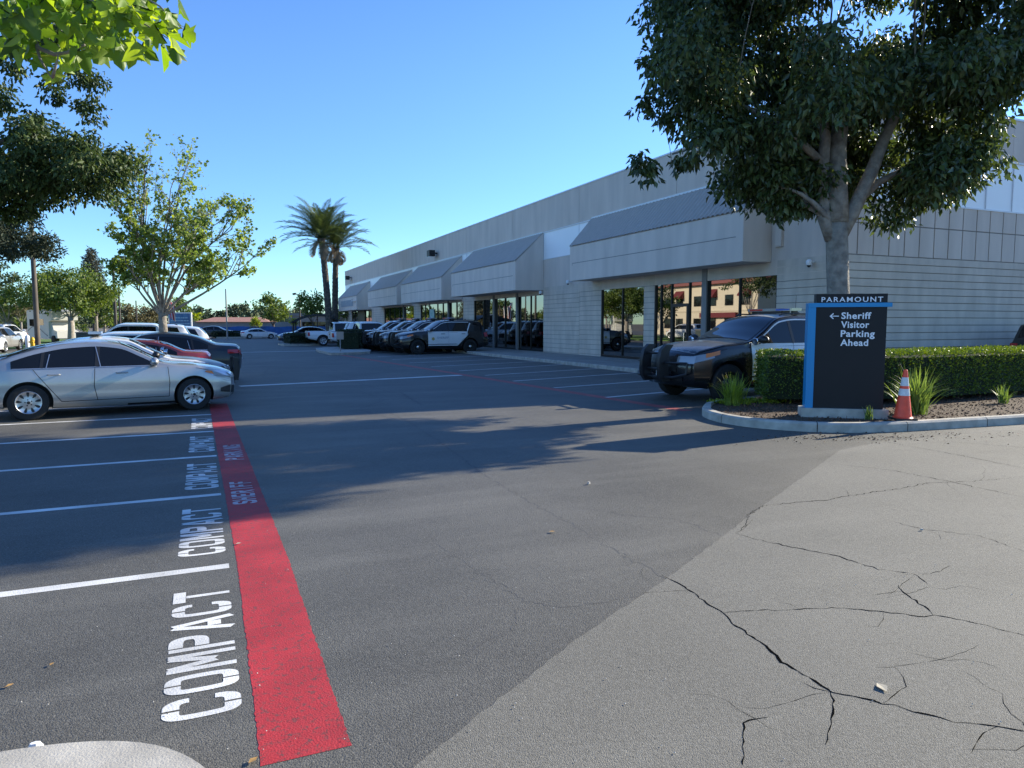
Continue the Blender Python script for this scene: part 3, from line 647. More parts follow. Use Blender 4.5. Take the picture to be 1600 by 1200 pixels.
glazing(61.77, 72.98, 3.42, [65.25, 66.9, 68.87, 70.82], [65.25]); glazing(78.92, 82.6, 3.3, [80.7]); glazing(86.7, 90.28, 3.3, [88.5])
bpart('dark_pier', MB().box(BX - .02, BX + .25, 82.6, 86.7, .15, 3.3), [M['frame']])
M['vend'] = mat('teal_poster', (.12, .42, .45), .4, col2=(.45, .6, .6), vscale=3)
bpart('poster', MB().box(BX + .03, BX + .07, 55.9, 57.1, .9, 2.9), [M['vend']], label='teal poster behind the far glass')
for y0, y1, xf, zb, zf, zt in ((18.38, 30.22, 16.18, 3.73, 5.34, 6.72), (35.56, 46.4, 15.70, 3.53, 5.09, 6.66), (48.9, 60.1, 15.8, 3.43, 5.0, 6.55), (62.2, 74.1, 15.93, 3.41, 5.0, 6.48), (79.5, 90.9, 15.84, 3.28, 4.8, 6.38)):
    mb = MB().extr([(BX - .001, zt), (xf + .03, zf + .012), (xf, zf - .02), (xf, zb), (xf + .12, zb - .005), (BX - .001, zb + .02)], y0, y1)
    aw = bpart('awning', mb, [M['fascia']])
    # corrugated sheet
    n = int((y1 - y0 - .16) / .062); mb = MB(); vs = []; a = Vector((BX - .004, 0, zt + .02)); b = Vector((xf - .03, 0, zf + .02)); nn = Vector((a.z - b.z, 0, b.x - a.x)).normalized(); nn = -nn if nn.z < 0 else nn
    for i in range(n + 1):
        y = y0 + .08 + (y1 - y0 - .16) * i / n; h = (.0, .0, .045, .045)[i % 4]
        p = a + nn * h; q = b + nn * h; vs += [(p.x, y, p.z), (q.x, y, q.z)]
    # square-ish ribs
    mb.add(vs, [(2 * i, 2 * i + 1, 2 * i + 3, 2 * i + 2) for i in range(n)])
    bpart('roof_sheet', mb, [M['corr']], aw)
    bpart('roof_flashing', MB().box(BX - .06, BX - .001, y0, y1, zt, zt + .075), [M['cap']], aw)
    for ya, yb_ in ((y1 - .08, y1 + .003), (y0 - .003, y0 + .08)): bpart('edge_trim', MB().extr([(BX - .002, zt + .07), (xf - .03, zf + .065), (xf - .03, zf - .0), (BX - .002, zt)], ya, yb_), [M['corr']], aw)
    zm = (zb + zf) / 2; mb = MB().box(xf - .004, xf + .01, y0 + .35, y1 - .25, zm, zm + .025); mb.box(xf - .003, xf + .01, y1 - .25, y1 - .235, zm - .1, zm + .025); bpart('fascia_groove', mb, [M['joint']], aw)
    if y0 > 79:
        bpart('lettered_sign', MB().box(xf - .05, xf - .005, y0 + 2, y1 - 2.2, zb + .45, zf - .35), [mat('awning_sign', (.22, .26, .32), .6, col2=(.36, .38, .38), vscale=4)], aw)
        bpart('round_crest', MB().lathe([(0.001, -.05), (.42, -.05), (.42, 0)], 20, (xf - .01, y0 + .9, zm + .25), 'z'), [M['bandp']], aw)
bpart('roof_screen', MB().box(18.6, 19, 77.5, 88.5, 8.4, 9.05), [M['cap']])
# fixtures on the building
def fix_cam(name, label, p, s=1):
    t = thing(name, label, 'camera', p)
    MB().tube([(0, 0, 0), (-.18 * s, 0, 0)], .03 * s).build('arm', M['signwhite'], t)
    mb = MB().lathe([(.005, -.13), (.075, -.10), (.09, -.02), (.085, .03), (.05, .07), (.005, .08)], 16, (-.2 * s, 0, 0)); mb.build('housing', M['signwhite'], t, True)
    MB().lathe([(.004, -.175), (.05, -.15), (.062, -.11), (.0621, -.10)], 14, (-.2 * s, 0, 0)).build('lens', M['black'], t, True)
fix_cam('security_camera', 'white dome camera on the block wall left of the tree trunk', (BX, 16.57, 3.6))
fix_cam('security_camera', 'small white camera left of the nearest awning', (BX, 32.3, 3.85))
fix_cam('security_camera', 'small white camera under the corner of the second awning', (BX, 35.6, 3.45), .8)
for p, lb in (((BX, 54.8, 7.3), 'black floodlight high on the wall above the middle awnings'), ((BX, 90.2, 7.45), 'black floodlight high on the wall above the farthest awning')):
    t = thing('floodlight', lb, 'lamp', p, group='floodlights on the upper wall')
    MB().tube([(0, 0, 0), (-.3, 0, 0)], .06).build('arm', M['black'], t)
    MB().box(-.75, -.28, -.35, .35, -.28, .2).box(-.6, -.35, -.5, .5, -.15, .05).build('housing', M['black'], t); MB().box(-.74, -.3, -.33, .33, -.3, -.281).build('lens', M['lens'], t)
t = thing('utility_box', 'pale grey box on the wall above the patrol car windscreen', 'box', (BX, 18.0, 4.2)); MB().box(-.1, 0, -.14, .16, 0, .75).build('casing', M['stucco'], t); MB().box(-.104, -.1, -.1, .12, .05, .68).build('cover', M['fascia'], t)

# ------------------------------------------------------------------ vehicles
class Car:
    """analytic body surface; x forward, y left, z up"""
    def __init__(s, S):
        s.__dict__.update(S); s.L2 = s.L / 2; s.s0 = s.L2 - .85
    def f(s, name, x): return float(pchip(getattr(s, name), np.array([x]))[0])
    def hw(s, x): return s.f('plan', x)
    def zr(s, x): return s.f('top', x)
    def zb(s, x): return s.f('bot', x)
    def cr(s, x): return s.f('crown', x)
    def zedge(s, x): return s.zr(x) - s.cr(x) - s.rad
    def zs(s, x): return min(s.f('belt', x), s.zedge(x) - .005)
    def y(s, x, z):
        w_ = s.hw(x); zs, zb = s.zs(x), s.zb(x)
        if z <= zs:
            t = (z - zb) / max(.05, zs - zb); return w_ * (1 - .07 * (max(0, .32 - t) / .32)**2 - .05 * (max(0, t - .55) / .45)**1.6 - .008 * math.exp(-((t - .45) / .12)**2))
        return w_ * .95 - s.tumble * (z - zs)
    def yt(s, x): return s.y(x, s.zedge(x)) - s.rad * .8
    def ztop(s, x, y): return s.zr(x) - s.cr(x) * (y / s.yt(x))**2
    def F(s, sg, y, z):
        pr_ = s.nose if sg > 0 else s.tail
        a = float(pchip(pr_, np.array([z]))[0]); return s.L2 - a - (s.cf if sg > 0 else s.cb) * (abs(y) / (s.W / 2))**2.6
    def X(s, x, y, z):
        sg = 1 if x > 0 else -1
        if abs(x) <= s.s0: return x
        return sg * (s.s0 + (abs(x) - s.s0) * (s.F(sg, y, z) - s.s0) / (s.L2 - s.s0))
    def P(s, x, z, off=0): yy = s.y(x, z); return Vector((s.X(x, yy, z) , yy + off, z))
    def ring(s, x):
        zb = s.zb(x); ze = s.zedge(x); h = [(0, zb), (s.y(x, zb) * .55, zb), (s.y(x, zb) - .03, zb)]
        zs = s.zs(x); zz = [zb + (zs - zb) * t for t in (.06, .16, .28, .38, .46, .56, .68, .8, .9, .97, 1)] + [zs + (ze - zs) * t for t in (.2, .45, .72, 1)]
        h += [(s.y(x, z), z) for z in zz]; ye = s.y(x, ze); yt = s.yt(x)
        h += [(ye - (ye - yt) * (1 - math.cos(a)), ze + s.rad * math.sin(a)) for a in (.45, .85, 1.2)]
        h += [(yt * k, s.ztop(x, yt * k)) for k in (1, .85, .68, .5, .3, .12)]
        h += [(0, s.zr(x))]
        pts = [(-a, b) for a, b in h[::-1]][:-1] + h[:-1] if False else h + [(-a, b) for a, b in h[-2:0:-1]]
        return pts
    def body(s, mats):
        xs = list(np.linspace(-s.L2, s.L2, 97)); n = None; V = []; Fc = []
        c = lambda r: (0, sum(q[1] for q in r) / len(r))
        rings = []
        def capring(x, k):
            r = s.ring(x); zc = (min(q[1] for q in r) + max(q[1] for q in r)) / 2; sg = 1 if x > 0 else -1
            return [(sg * s.F(sg, y * k, zc + (z - zc) * k), y * k, zc + (z - zc) * k) for y, z in r]
        for k in (.08, .35, .6, .8, .93): rings.append(capring(-s.L2, k))
        for x in xs: rings.append([(s.X(x, y, z), y, z) for y, z in s.ring(x)])
        for k in (.93, .8, .6, .35, .08): rings.append(capring(s.L2, k))
        n = len(rings[0])
        for r in rings: V += r
        for i in range(len(rings) - 1):
            for k in range(n): Fc.append((i * n + k, i * n + (k + 1) % n, (i + 1) * n + (k + 1) % n, (i + 1) * n + k))
        Fc.append(tuple(range(n - 1, -1, -1))); Fc.append(tuple((len(rings) - 1) * n + k for k in range(n)))
        mb = MB().add(V, Fc); me = mb.mesh('body', mats[0], False)
        for m in mats[1:]: me.materials.append(m)
        o = bpy.data.objects.new('b', me); COL.objects.link(o)
        cut = MB()
        for xw in (s.xf, s.xr):
            for sg in (1, -1):
                yo = sg * (s.W / 2 + .2); yi = sg * (s.W / 2 - .36); n_ = 40; ra = s.R + s.arch; vs = []
                for yy in (yo, yi):
                    for k in range(n_): a = 2 * PI * k / n_; vs.append((xw + ra * math.cos(a), yy, s.R + ra * math.sin(a)))
                cut.add(vs, [(k, (k + 1) % n_, n_ + (k + 1) % n_, n_ + k) for k in range(n_)] + [tuple(range(n_ - 1, -1, -1)), tuple(range(n_, 2 * n_))])
        cm = cut.mesh('c', mats[1]); co = bpy.data.objects.new('c', cm); COL.objects.link(co)
        md = o.modifiers.new('b', 'BOOLEAN'); md.object = co; md.operation = 'DIFFERENCE'; md.solver = 'EXACT'
        bpy.context.view_layer.update()
        r = bpy.data.meshes.new_from_object(o.evaluated_get(bpy.context.evaluated_depsgraph_get()))
        bpy.data.objects.remove(o); bpy.data.objects.remove(co)
        r.name = 'body'; r.materials.clear()
        for m in mats: r.materials.append(m)
        mi = []
        for p in r.polygons:
            c_ = p.center; dk = 0
            for xw in (s.xf, s.xr):
                dd = math.hypot(c_.x - xw, c_.z - s.R)
                if dd < s.R + s.arch + .01 and abs(c_.y) < s.W / 2 + .05: 
                    if abs(p.normal.y) < .5 or abs(c_.y) < s.W / 2 - .3: dk = 1
            if c_.z < s.zb(0) + .02 and p.normal.z < -.5: dk = 1
            mi.append(dk)
        r.polygons.foreach_set('material_index', mi); r.polygons.foreach_set('use_smooth', [True] * len(mi)); r.set_sharp_from_angle(angle=R(32)); r.update()
        return r
    # panels laid on the surface ---------------------------------------
    def side(s, mb, lo, hi, a, b, nx=14, nz=4, off=.006, sg=1, m=0):
        """patch on the side between curves lo(x), hi(x)"""
        fl = (lambda q: q) if callable(lo) else None
        lo_ = lo if callable(lo) else (lambda x, L=lo: float(np.interp(x, [p[0] for p in L], [p[1] for p in L])))
        hi_ = hi if callable(hi) else (lambda x, L=hi: float(np.interp(x, [p[0] for p in L], [p[1] for p in L])))
        vs = []
        for i in range(nx + 1):
            x = a + (b - a) * i / nx; l, h = lo_(x), max(lo_(x) + .001, hi_(x))
            for j in range(nz + 1):
                z = l + (h - l) * j / nz; p = s.P(x, z); q = 1 if x > 0 else -1
                ex = off * (max(0, abs(x) - s.s0) / (s.L2 - s.s0)); vs.append((p.x + q * ex, sg * (p.y + off), z))
        fs = [(i * (nz + 1) + j, (i + 1) * (nz + 1) + j, (i + 1) * (nz + 1) + j + 1, i * (nz + 1) + j + 1) for i in range(nx) for j in range(nz)]
        return mb.add(vs, fs, m)
    def ribbon(s, mb, path, wd=.010, off=.004, sg=1, m=0):
        pts = []
        for a, b in zip(path[:-1], path[1:]):
            k = max(1, int(math.hypot(b[0] - a[0], b[1] - a[1]) / .08)); pts += [(a[0] + (b[0] - a[0]) * i / k, a[1] + (b[1] - a[1]) * i / k) for i in range(k)]
        pts.append(path[-1]); vs = []
        for i, p in enumerate(pts):
            d = Vector(pts[min(i + 1, len(pts) - 1)]) - Vector(pts[max(0, i - 1)]); d.normalize(); nx, nz = -d.y * wd / 2, d.x * wd / 2
            for q in (1, -1):
                c = s.P(p[0] + nx * q, p[1] + nz * q); vs.append((c.x, sg * (c.y + off), c.z))
        return mb.add(vs, [(2 * i, 2 * i + 2, 2 * i + 3, 2 * i + 1) for i in range(len(pts) - 1)], m)
    def topp(s, mb, a, b, k0=-.94, k1=.94, off=.007, nx=10, ny=10, inset=0, m=0):
        vs = []
        for i in range(nx + 1):
            x = a + (b - a) * i / nx
            for j in range(ny + 1):
                y = s.yt(x) * (k0 + (k1 - k0) * j / ny); z = s.ztop(x, y); vs.append((s.X(x, y, z) + off * (.6 if x > 0 else -.6), y, z + off))
        return mb.add(vs, [(i * (ny + 1) + j, (i + 1) * (ny + 1) + j, (i + 1) * (ny + 1) + j + 1, i * (ny + 1) + j + 1) for i in range(nx) for j in range(ny)], m)
    def face(s, mb, sg, y0, y1, z0, z1, off=.008, ny=8, nz=3, zf=None, m=0):
        """patch on the nose (sg 1) or tail (sg -1)"""
        vs = []
        for i in range(ny + 1):
            y = y0 + (y1 - y0) * i / ny; a, b = (z0, z1) if zf is None else zf(y)
            for j in range(nz + 1):
                z = a + (b - a) * j / nz; vs.append((sg * (s.F(sg, y, z) + off), y, z))
        return mb.add(vs, [(i * (nz + 1) + j, (i + 1) * (nz + 1) + j, (i + 1) * (nz + 1) + j + 1, i * (nz + 1) + j + 1) for i in range(ny) for j in range(nz)], m)

def wheel(s, t, xw, sg, style):
    Rr = s.R; wd = .225; y0 = sg * (s.W / 2 - .02); yi = y0 - sg * wd; yc = (y0 + yi) / 2
    o = MB().lathe([(Rr * .62, -wd / 2), (Rr * .78, -wd / 2), (Rr * .95, -wd / 2 * .92), (Rr, -wd / 2 * .7), (Rr, wd / 2 * .7), (Rr * .95, wd / 2 * .92), (Rr * .78, wd / 2), (Rr * .62, wd / 2), (Rr * .6, 0)], 40, (0, 0, 0), 'y', closed=True).build('wheel', M['rubber'], t, True, loc=(xw, yc, Rr))
    rr = Rr * .66; mb = MB(); of = sg * wd / 2
    disc = [(rr, of * .96), (rr * .93, of * 1.02), (rr * .86, of * .9), (rr * .5, of * .86), (rr * .22, of * .98), (.002, of * 1.0)] if style != 'steel' else [(rr, of * .96), (rr * .92, of * .95), (rr * .84, of * .45), (rr * .55, of * .35), (rr * .4, of * .7), (.002, of * .7)]
    mb.lathe(disc, 40, (0, 0, 0), 'y')
    holes = MB()
    nh = {'cover': 9, 'alloy': 5, 'steel': 16, 'alloy6': 6}[style]
    for k in range(nh):
        a = 2 * PI * k / nh + .2; pts = []; rin, rout, ww = {'cover': (.46, .88, .15), 'alloy': (.34, .86, .30), 'steel': (.66, .76, .05), 'alloy6': (.36, .84, .20)}[style]
        mid = (rin + rout) / 2; n_ = 12
        for q in range(n_):
            b = 2 * PI * q / n_; u = mid + (rout - rin) / 2 * math.cos(b); v = ww * math.sin(b) * (.65 + .35 * math.cos(b))
            pts.append(((u * math.cos(a) - v * math.sin(a)) * rr, of * (.93 if style != 'steel' else .5) + sg * .006, (u * math.sin(a) + v * math.cos(a)) * rr))
        holes.poly(pts)
    if style == 'cover':
        for k in range(5):
            a = 2 * PI * k / 5 + .5; holes.poly([((.25 * math.cos(a) + .055 * math.cos(b)) * rr, of + sg * .008, (.25 * math.sin(a) + .055 * math.sin(b)) * rr) for b in np.linspace(0, 2 * PI, 9)[:-1]])
    col = M['steelblack'] if style == 'steel' else M['alloy']
    mb.add(holes.v, holes.f, 1); rim = mb.build('rim', [col, M['black']], o, True)
    cap = MB().lathe([(rr * .26, of * .7), (rr * .25, of * 1.02), (rr * .15, of * 1.12), (.002, of * 1.15)] if style == 'steel' else [(rr * .13, of * 1.0), (rr * .12, of * 1.05), (.002, of * 1.06)], 18, (0, 0, 0), 'y').build('hub_cap', M['chrome'] if style == 'steel' else M['black'], o, True)

SPEC = {}
SPEC['fastback'] = dict(L=4.87, W=1.86, R=.335, arch=.055, xf=1.48, xr=-1.37, rad=.045, tumble=.46, cf=.34, cb=.22,
    top=[(-2.44, .98), (-2.38, 1.075), (-2.1, 1.125), (-1.75, 1.19), (-1.2, 1.36), (-.7, 1.455), (-.25, 1.48), (.15, 1.44), (.55, 1.26), (.95, 1.05), (1.15, 1.005), (1.6, .965), (2.05, .91), (2.3, .855), (2.44, .76)],
    belt=[(-2.44, .84), (-1.6, .94), (0, .93), (1, .92), (1.6, .90), (2.2, .80), (2.44, .66)], crown=[(-2.44, .06), (-1.5, .05), (-.3, .05), (.8, .06), (1.2, .045), (2.44, .05)],
    bot=[(-2.44, .34), (-1.9, .24), (-1, .20), (1, .18), (2.0, .19), (2.44, .22)], plan=[(-2.44, .74), (-2.1, .86), (-1.3, .93), (1.2, .93), (2.0, .88), (2.44, .74)],
    nose=[(.2, .10), (.32, .02), (.5, 0), (.68, .02), (.78, .10), (.9, .28), (1, .5)], tail=[(.2, .14), (.4, .03), (.7, 0), (.95, .03), (1.1, .1)])
SPEC['sedan'] = dict(SPEC['fastback'], top=[(-2.44, 1.0), (-2.38, 1.09), (-2.0, 1.12), (-1.75, 1.14), (-1.2, 1.35), (-.8, 1.44), (-.3, 1.47), (.15, 1.43), (.55, 1.24), (.95, 1.04), (1.15, .985), (1.6, .94), (2.05, .88), (2.3, .80), (2.44, .68)], cb=.16)
SPEC['suv'] = dict(L=5.0, W=2.0, R=.385, arch=.075, xf=1.53, xr=-1.33, rad=.05, tumble=.30, cf=.30, cb=.16,
    top=[(-2.5, .95), (-2.47, 1.12), (-2.36, 1.3), (-2.12, 1.69), (-1.95, 1.745), (-1.2, 1.785), (-.3, 1.79), (.12, 1.745), (.6, 1.48), (1.02, 1.27), (1.2, 1.235), (1.7, 1.195), (2.15, 1.135), (2.4, 1.06), (2.5, .97)],
    belt=[(-2.5, .90), (-2.0, 1.14), (0, 1.12), (1, 1.10), (1.9, 1.04), (2.5, .86)], crown=[(-2.5, .05), (-1.5, .055), (-.3, .055), (.8, .06), (1.3, .05), (2.5, .06)],
    bot=[(-2.5, .42), (-1.9, .30), (-1, .27), (1, .27), (2.0, .27), (2.5, .34)], plan=[(-2.5, .86), (-2.1, .96), (-1.3, 1.0), (1.2, 1.0), (2.0, .96), (2.5, .84)],
    nose=[(.3, .12), (.45, .02), (.7, 0), (.85, .03), (1.0, .09), (1.15, .24)], tail=[(.3, .1), (.5, 0), (.8, .0), (1.0, .04), (1.3, .10), (1.5, .16)])
SPEC['wagon'] = dict(SPEC['suv'], L=4.7, W=1.86, R=.35, xf=1.38, xr=-1.28, arch=.06, top=[(-2.35, .9), (-2.3, 1.1), (-2.2, 1.3), (-2.0, 1.5), (-1.8, 1.58), (-1.0, 1.63), (-.2, 1.63), (.2, 1.58), (.6, 1.35), (1.0, 1.1), (1.2, 1.05), (1.7, 1.0), (2.05, .92), (2.25, .85), (2.35, .74)],
    belt=[(-2.35, .8), (-2, .95), (0, .95), (1, .93), (1.8, .86), (2.35, .65)], crown=[(-2.35, .05), (2.35, .05)], bot=[(-2.35, .38), (-1, .24), (1, .23), (2.35, .28)],
    plan=[(-2.35, .78), (-2, .88), (-1.2, .93), (1.2, .93), (1.9, .89), (2.35, .78)], nose=[(.25, .1), (.4, .02), (.6, 0), (.75, .05), (.9, .2), (1.1, .4)])
SPEC['pickup'] = dict(SPEC['suv'], L=5.6, W=2.0, R=.40, xf=1.85, xr=-1.65, arch=.08, tumble=.26, cf=.22, cb=.05,
    top=[(-2.8, 1.13), (-2.7, 1.155), (-.95, 1.155), (-.9, 1.17), (-.8, 1.80), (-.55, 1.86), (.4, 1.87), (.7, 1.80), (1.1, 1.5), (1.4, 1.27), (1.6, 1.22), (2.2, 1.19), (2.6, 1.13), (2.8, 1.02)],
    belt=[(-2.8, 1.04), (-1, 1.06), (0, 1.06), (1.2, 1.06), (2.2, 1.04), (2.8, .9)], crown=[(-2.8, .012), (-.95, .012), (-.7, .05), (1.2, .05), (2.8, .05)],
    bot=[(-2.8, .55), (-2, .42), (-1, .38), (1, .36), (2.8, .38)], plan=[(-2.8, .97), (-1.5, 1.0), (1.2, 1.0), (2.3, .97), (2.8, .86)],
    nose=[(.4, .05), (.6, 0), (.9, .0), (1.05, .05), (1.2, .2)], tail=[(.4, .02), (1.3, 0)])
PROTO = {}
def make_car(name, kind, paint, style, label, cat, loc, rz, s=1, group=None, police=False, glass=None):
    key = (kind, style, police, police and police)
    if key in PROTO:
        t = copy_tree(PROTO[key]); t.name = name; t.location = loc; t.rotation_euler = (0, 0, rz); t.scale = (s, s, s)
        for ch in [t] + list(t.children):
            if ch.get('group'): del ch['group']
        tagit(t, label, cat, group)
        for ch in [c for c in t.children] + [g for c in t.children for g in c.children]:
            if ch.data and len(ch.data.materials) and ch.data.materials[0] == PROTO[key]['_p'] if False else (ch.data and ch.get('_paint')):
                if ch.data.materials[0] != paint:
                    ch.data = ch.data.copy(); ch.data.materials[0] = paint
        return t
    c = Car(SPEC[kind]); t = thing(name, label, cat, loc, rz, group, s)
    b = obj('body', c.body([paint, M['black']]), t); b['_paint'] = 1
    L2, W2 = c.L / 2, c.W / 2; pk = kind == 'pickup'; sv = kind in ('suv', 'wagon')
    # glass
    wa, wb = {'fastback': (.22, .93), 'sedan': (.22, .93), 'suv': (.17, .98), 'wagon': (.25, .98), 'pickup': (.72, 1.42)}[kind]
    g = MB(); c.topp(g, wa, wb, -.93, .93); g.build('windscreen', M['carglass'], t, True)
    ra, rb = {'fastback': (-1.8, -1.05), 'sedan': (-1.72, -1.05), 'suv': (-2.36, -2.12), 'wagon': (-2.22, -1.95), 'pickup': (-.9, -.8)}[kind]
    g = MB(); c.topp(g, ra, rb, -.88, .88); g.build('rear_window', M['carglass'], t, True)
    sa, sb = {'fastback': (-1.62, .82), 'sedan': (-1.5, .82), 'suv': (-1.98, .82), 'wagon': (-1.95, .85), 'pickup': (-.72, 1.28)}[kind]
    zl = {'fastback': .965, 'sedan': .965, 'suv': 1.18, 'wagon': 1.0, 'pickup': 1.12}[kind]
    mg = .035
    hi = lambda x: min(c.zedge(x) - mg, c.zr(x) - c.cr(x) - c.rad - mg)
    def hi2(x):
        h = hi(x)
        if kind == 'suv': h = min(h, zl + max(0, (x - sa)) * 2.2 + .02)
        if kind == 'wagon': h = min(h, zl + max(0, (x - sa)) * 1.6 + .02)
        return h
    pill = {'fastback': (-.22, -1.12), 'sedan': (-.2, -1.08), 'suv': (-.12, -1.12), 'wagon': (-.1, -1.1), 'pickup': (.25,)}[kind]
    for sg in (1, -1):
        g = MB(); c.side(g, lambda x: zl, hi2, sa, sb, 40, 4, .009, sg); g.build('side_window', M['carglass'], t, True)
        g = MB()
        for px in pill: g = MB(); c.ribbon(g, [(px - .03, zl), (px + .02, hi2(px) - .0)], .07 if px == pill[0] else .05, .013, sg); g.build('window_pillar', M['black'], t)
        if kind in ('fastback', 'sedan') and not police:
            g = MB(); c.ribbon(g, [(pill[0] + .035, zl), (pill[0] - .02, hi2(pill[0]))], .014, .016, sg); c.ribbon(g, [(pill[1] + .05, zl), (pill[1] + .12, hi2(pill[1]) - .03)], .014, .016, sg)
            c.ribbon(g, [(sa + .02, zl - .004), (sb, zl - .004)], .012, .012, sg); g.build('window_trim', M['alloy'], t)
        # door gaps
        g = MB(); dz = c.zb(0) + .14
        if kind in ('fastback', 'sedan', 'wagon'): paths = [[(1.0, zl - .04), (1.02, .6), (1.0, dz)], [(pill[0] - .06, zl), (pill[0] - .09, .6), (pill[0] - .04, dz)], [(-1.28, zl - .02), (-1.2, .82), (-.85, dz)], [(1.0, dz), (-.85, dz)]]
        elif kind == 'suv': paths = [[(1.02, zl - .04), (1.03, .6), (1.0, dz)], [(-.13, zl), (-.13, dz)], [(-1.2, zl), (-1.12, .85), (-.86, .75), (-.82, dz)], [(1.0, dz), (-.82, dz)]]
        else: paths = [[(1.35, zl - .04), (1.35, dz)], [(.25, zl), (.25, dz)], [(-.72, zl), (-.78, dz)], [(1.35, dz), (-.78, dz)], [(-.86, 1.08), (-.88, .5)]]
        for p in paths: c.ribbon(g, p, .011, .005, sg)
        c.ribbon(g, [(L2 - .9, c.zs(L2 - .9) + .005), (L2 - .3, c.zs(L2 - .3) + .01)], .008, .004, sg)
        g.build('door_gap', M['seam'], t)
        for hx in ((.18, -.95) if not pk else (.6, -.35)):
            z = zl - .13; yb = c.y(hx, z); hm = MB().tube([(hx - .11, yb - .01, z), (hx - .09, yb + .035, z + .004), (hx + .07, yb + .038, z + .006), (hx + .1, yb - .01, z)], .013, 8)
            hm.v = [(x, sg * y_, z_) for x, y_, z_ in hm.v]; h = hm.build('door_handle', paint if not police else M['black'], t, True)
            if not police: h['_paint'] = 1
        # mirror
        mx = {'fastback': .72, 'sedan': .72, 'suv': .80, 'wagon': .78, 'pickup': 1.2}[kind]; mz = zl + .06; yb = c.y(mx, zl)
        mm = MB(); vs = []; nn = 12
        for i in range(9):
            a = -PI / 2 + PI * i / 8
            for k in range(nn):
                b_ = 2 * PI * k / nn; vs.append((mx + .02 + .085 * math.cos(a) * math.cos(b_), yb + .17 + .14 * math.sin(a), mz + .01 + (.095 if kind != 'pickup' else .12) * math.cos(a) * math.sin(b_) * (1 if math.sin(b_) > 0 else .8)))
        mm.add(vs, [(i * nn + k, i * nn + (k + 1) % nn, (i + 1) * nn + (k + 1) % nn, (i + 1) * nn + k) for i in range(8) for k in range(nn)])
        mm.v = [(x, sg * y_, z_) for x, y_, z_ in mm.v]; mo = mm.build('side_mirror', M['black'] if police else paint, t, True)
        if not police: mo['_paint'] = 1
        mb_ = MB().tube([(mx + .03, sg * (yb - .03), zl - .005), (mx + .02, sg * (yb + .08), mz - .05)], [.03, .022], 8); mb_.build('mirror_stalk', M['black'], mo)
        # lamps
        hl = MB(); am = MB(); tl = MB()
        if kind in ('fastback', 'sedan'):
            c.side(hl, lambda x: .665 + (L2 - x) * .10, lambda x: .775 + (L2 - x) * .14, L2 - .46, L2 - .01, 8, 3, .008, sg); c.face(hl, 1, sg * .43, sg * .735, .62, .71, zf=lambda y: (.64, .70 + .07 * abs(y) / .735))
            c.side(am, lambda x: .735 + (L2 - .38 - x) * .22, lambda x: .805 + (L2 - .38 - x) * .06 if x > L2 - .56 else .735 + (x - L2 + .68) * .9, L2 - .66, L2 - .38, 8, 3, .011, sg)
            c.side(tl, lambda x: .84, lambda x: .84 + .11, -L2 + .01, -L2 + .34, 6, 3, .008, sg); c.face(tl, -1, sg * .45, sg * .735, .80, .93)
        elif kind == 'suv':
            c.side(hl, lambda x: .80 + (L2 - x) * .22, lambda x: .94 + (L2 - x) * .16, L2 - .48, L2 - .01, 8, 3, .008, sg); c.face(hl, 1, sg * .46, sg * .835, .76, .95, zf=lambda y: (.74 + .06 * abs(y), .935))
            c.side(am, lambda x: .86 + (L2 - x) * .17, lambda x: .945 + (L2 - x) * .158, L2 - .66, L2 - .26, 6, 3, .012, sg)
            c.side(tl, lambda x: .90, lambda x: 1.12, -L2 + .03, -L2 + .25, 4, 3, .01, sg); c.face(tl, -1, sg * .55, sg * .80, .93, 1.1)
        elif kind == 'wagon':
            c.side(hl, lambda x: .70, lambda x: .74 + (L2 - x) * .15, L2 - .45, L2 - .01, 8, 3, .008, sg); c.face(hl, 1, sg * .45, sg * .77, .66, .75)
            c.side(tl, lambda x: .85, lambda x: 1.0, -L2 + .01, -L2 + .28, 4, 3, .01, sg); c.face(tl, -1, sg * .42, sg * .77, .85, 1.0)
        else:
            c.side(hl, lambda x: .86, lambda x: 1.0, L2 - .25, L2 - .01, 5, 3, .008, sg); c.face(hl, 1, sg * .55, sg * .85, .80, .98)
            c.side(tl, lambda x: .78, lambda x: 1.06, -L2 + .005, -L2 + .13, 4, 3, .01, sg); c.face(tl, -1, sg * .80, sg * .965, .78, 1.06)
        if hl.v: hl.build('headlight', M['darklens'] if police else M['lens'], t, True)
        if am.v: am.build('turn_signal', M['amber'], t, True)
        tl.build('taillight', M['redlens'], t, True)
        for xw in (c.xf, c.xr): wheel(c, t, xw, sg, style)
    # nose and tail furniture
    g = MB()
    if kind in ('fastback', 'sedan'):
        c.face(g, 1, -.38, .38, .46, .60, .010, zf=lambda y: (.42 + .12 * (abs(y) / .38)**2, .61)); c.face(g, 1, -.5, .5, .25, .33, .01)
        for sg in (1, -1): c.side(g, lambda x: .33 + (L2 - x) * .12, lambda x: .50 - (L2 - x) * .25, L2 - .24, L2 - .02, 4, 3, .009, sg); c.face(g, 1, sg * .55, sg * .73, .32, .47, .01)
    elif kind == 'suv': c.face(g, 1, -.46, .46, .62, .93, .010); c.face(g, 1, -.6, .6, .40, .52, .01)
    elif kind == 'wagon': c.face(g, 1, -.42, .42, .5, .68, .01); c.face(g, 1, -.5, .5, .3, .42, .01)
    else: c.face(g, 1, -.52, .52, .62, .95, .01)
    gr = g.build('grille', M['black'], t)
    if kind == 'suv':
        g = MB()
        for z in (.68, .76, .84): c.face(g, 1, -.44, .44, z, z + .022, .018)
        g.build('grille_bar', M['steelblack'] if police else M['chrome'], gr)
    g = MB(); zc = {'fastback': .40, 'sedan': .40, 'suv': .55, 'wagon': .45, 'pickup': .55}[kind]
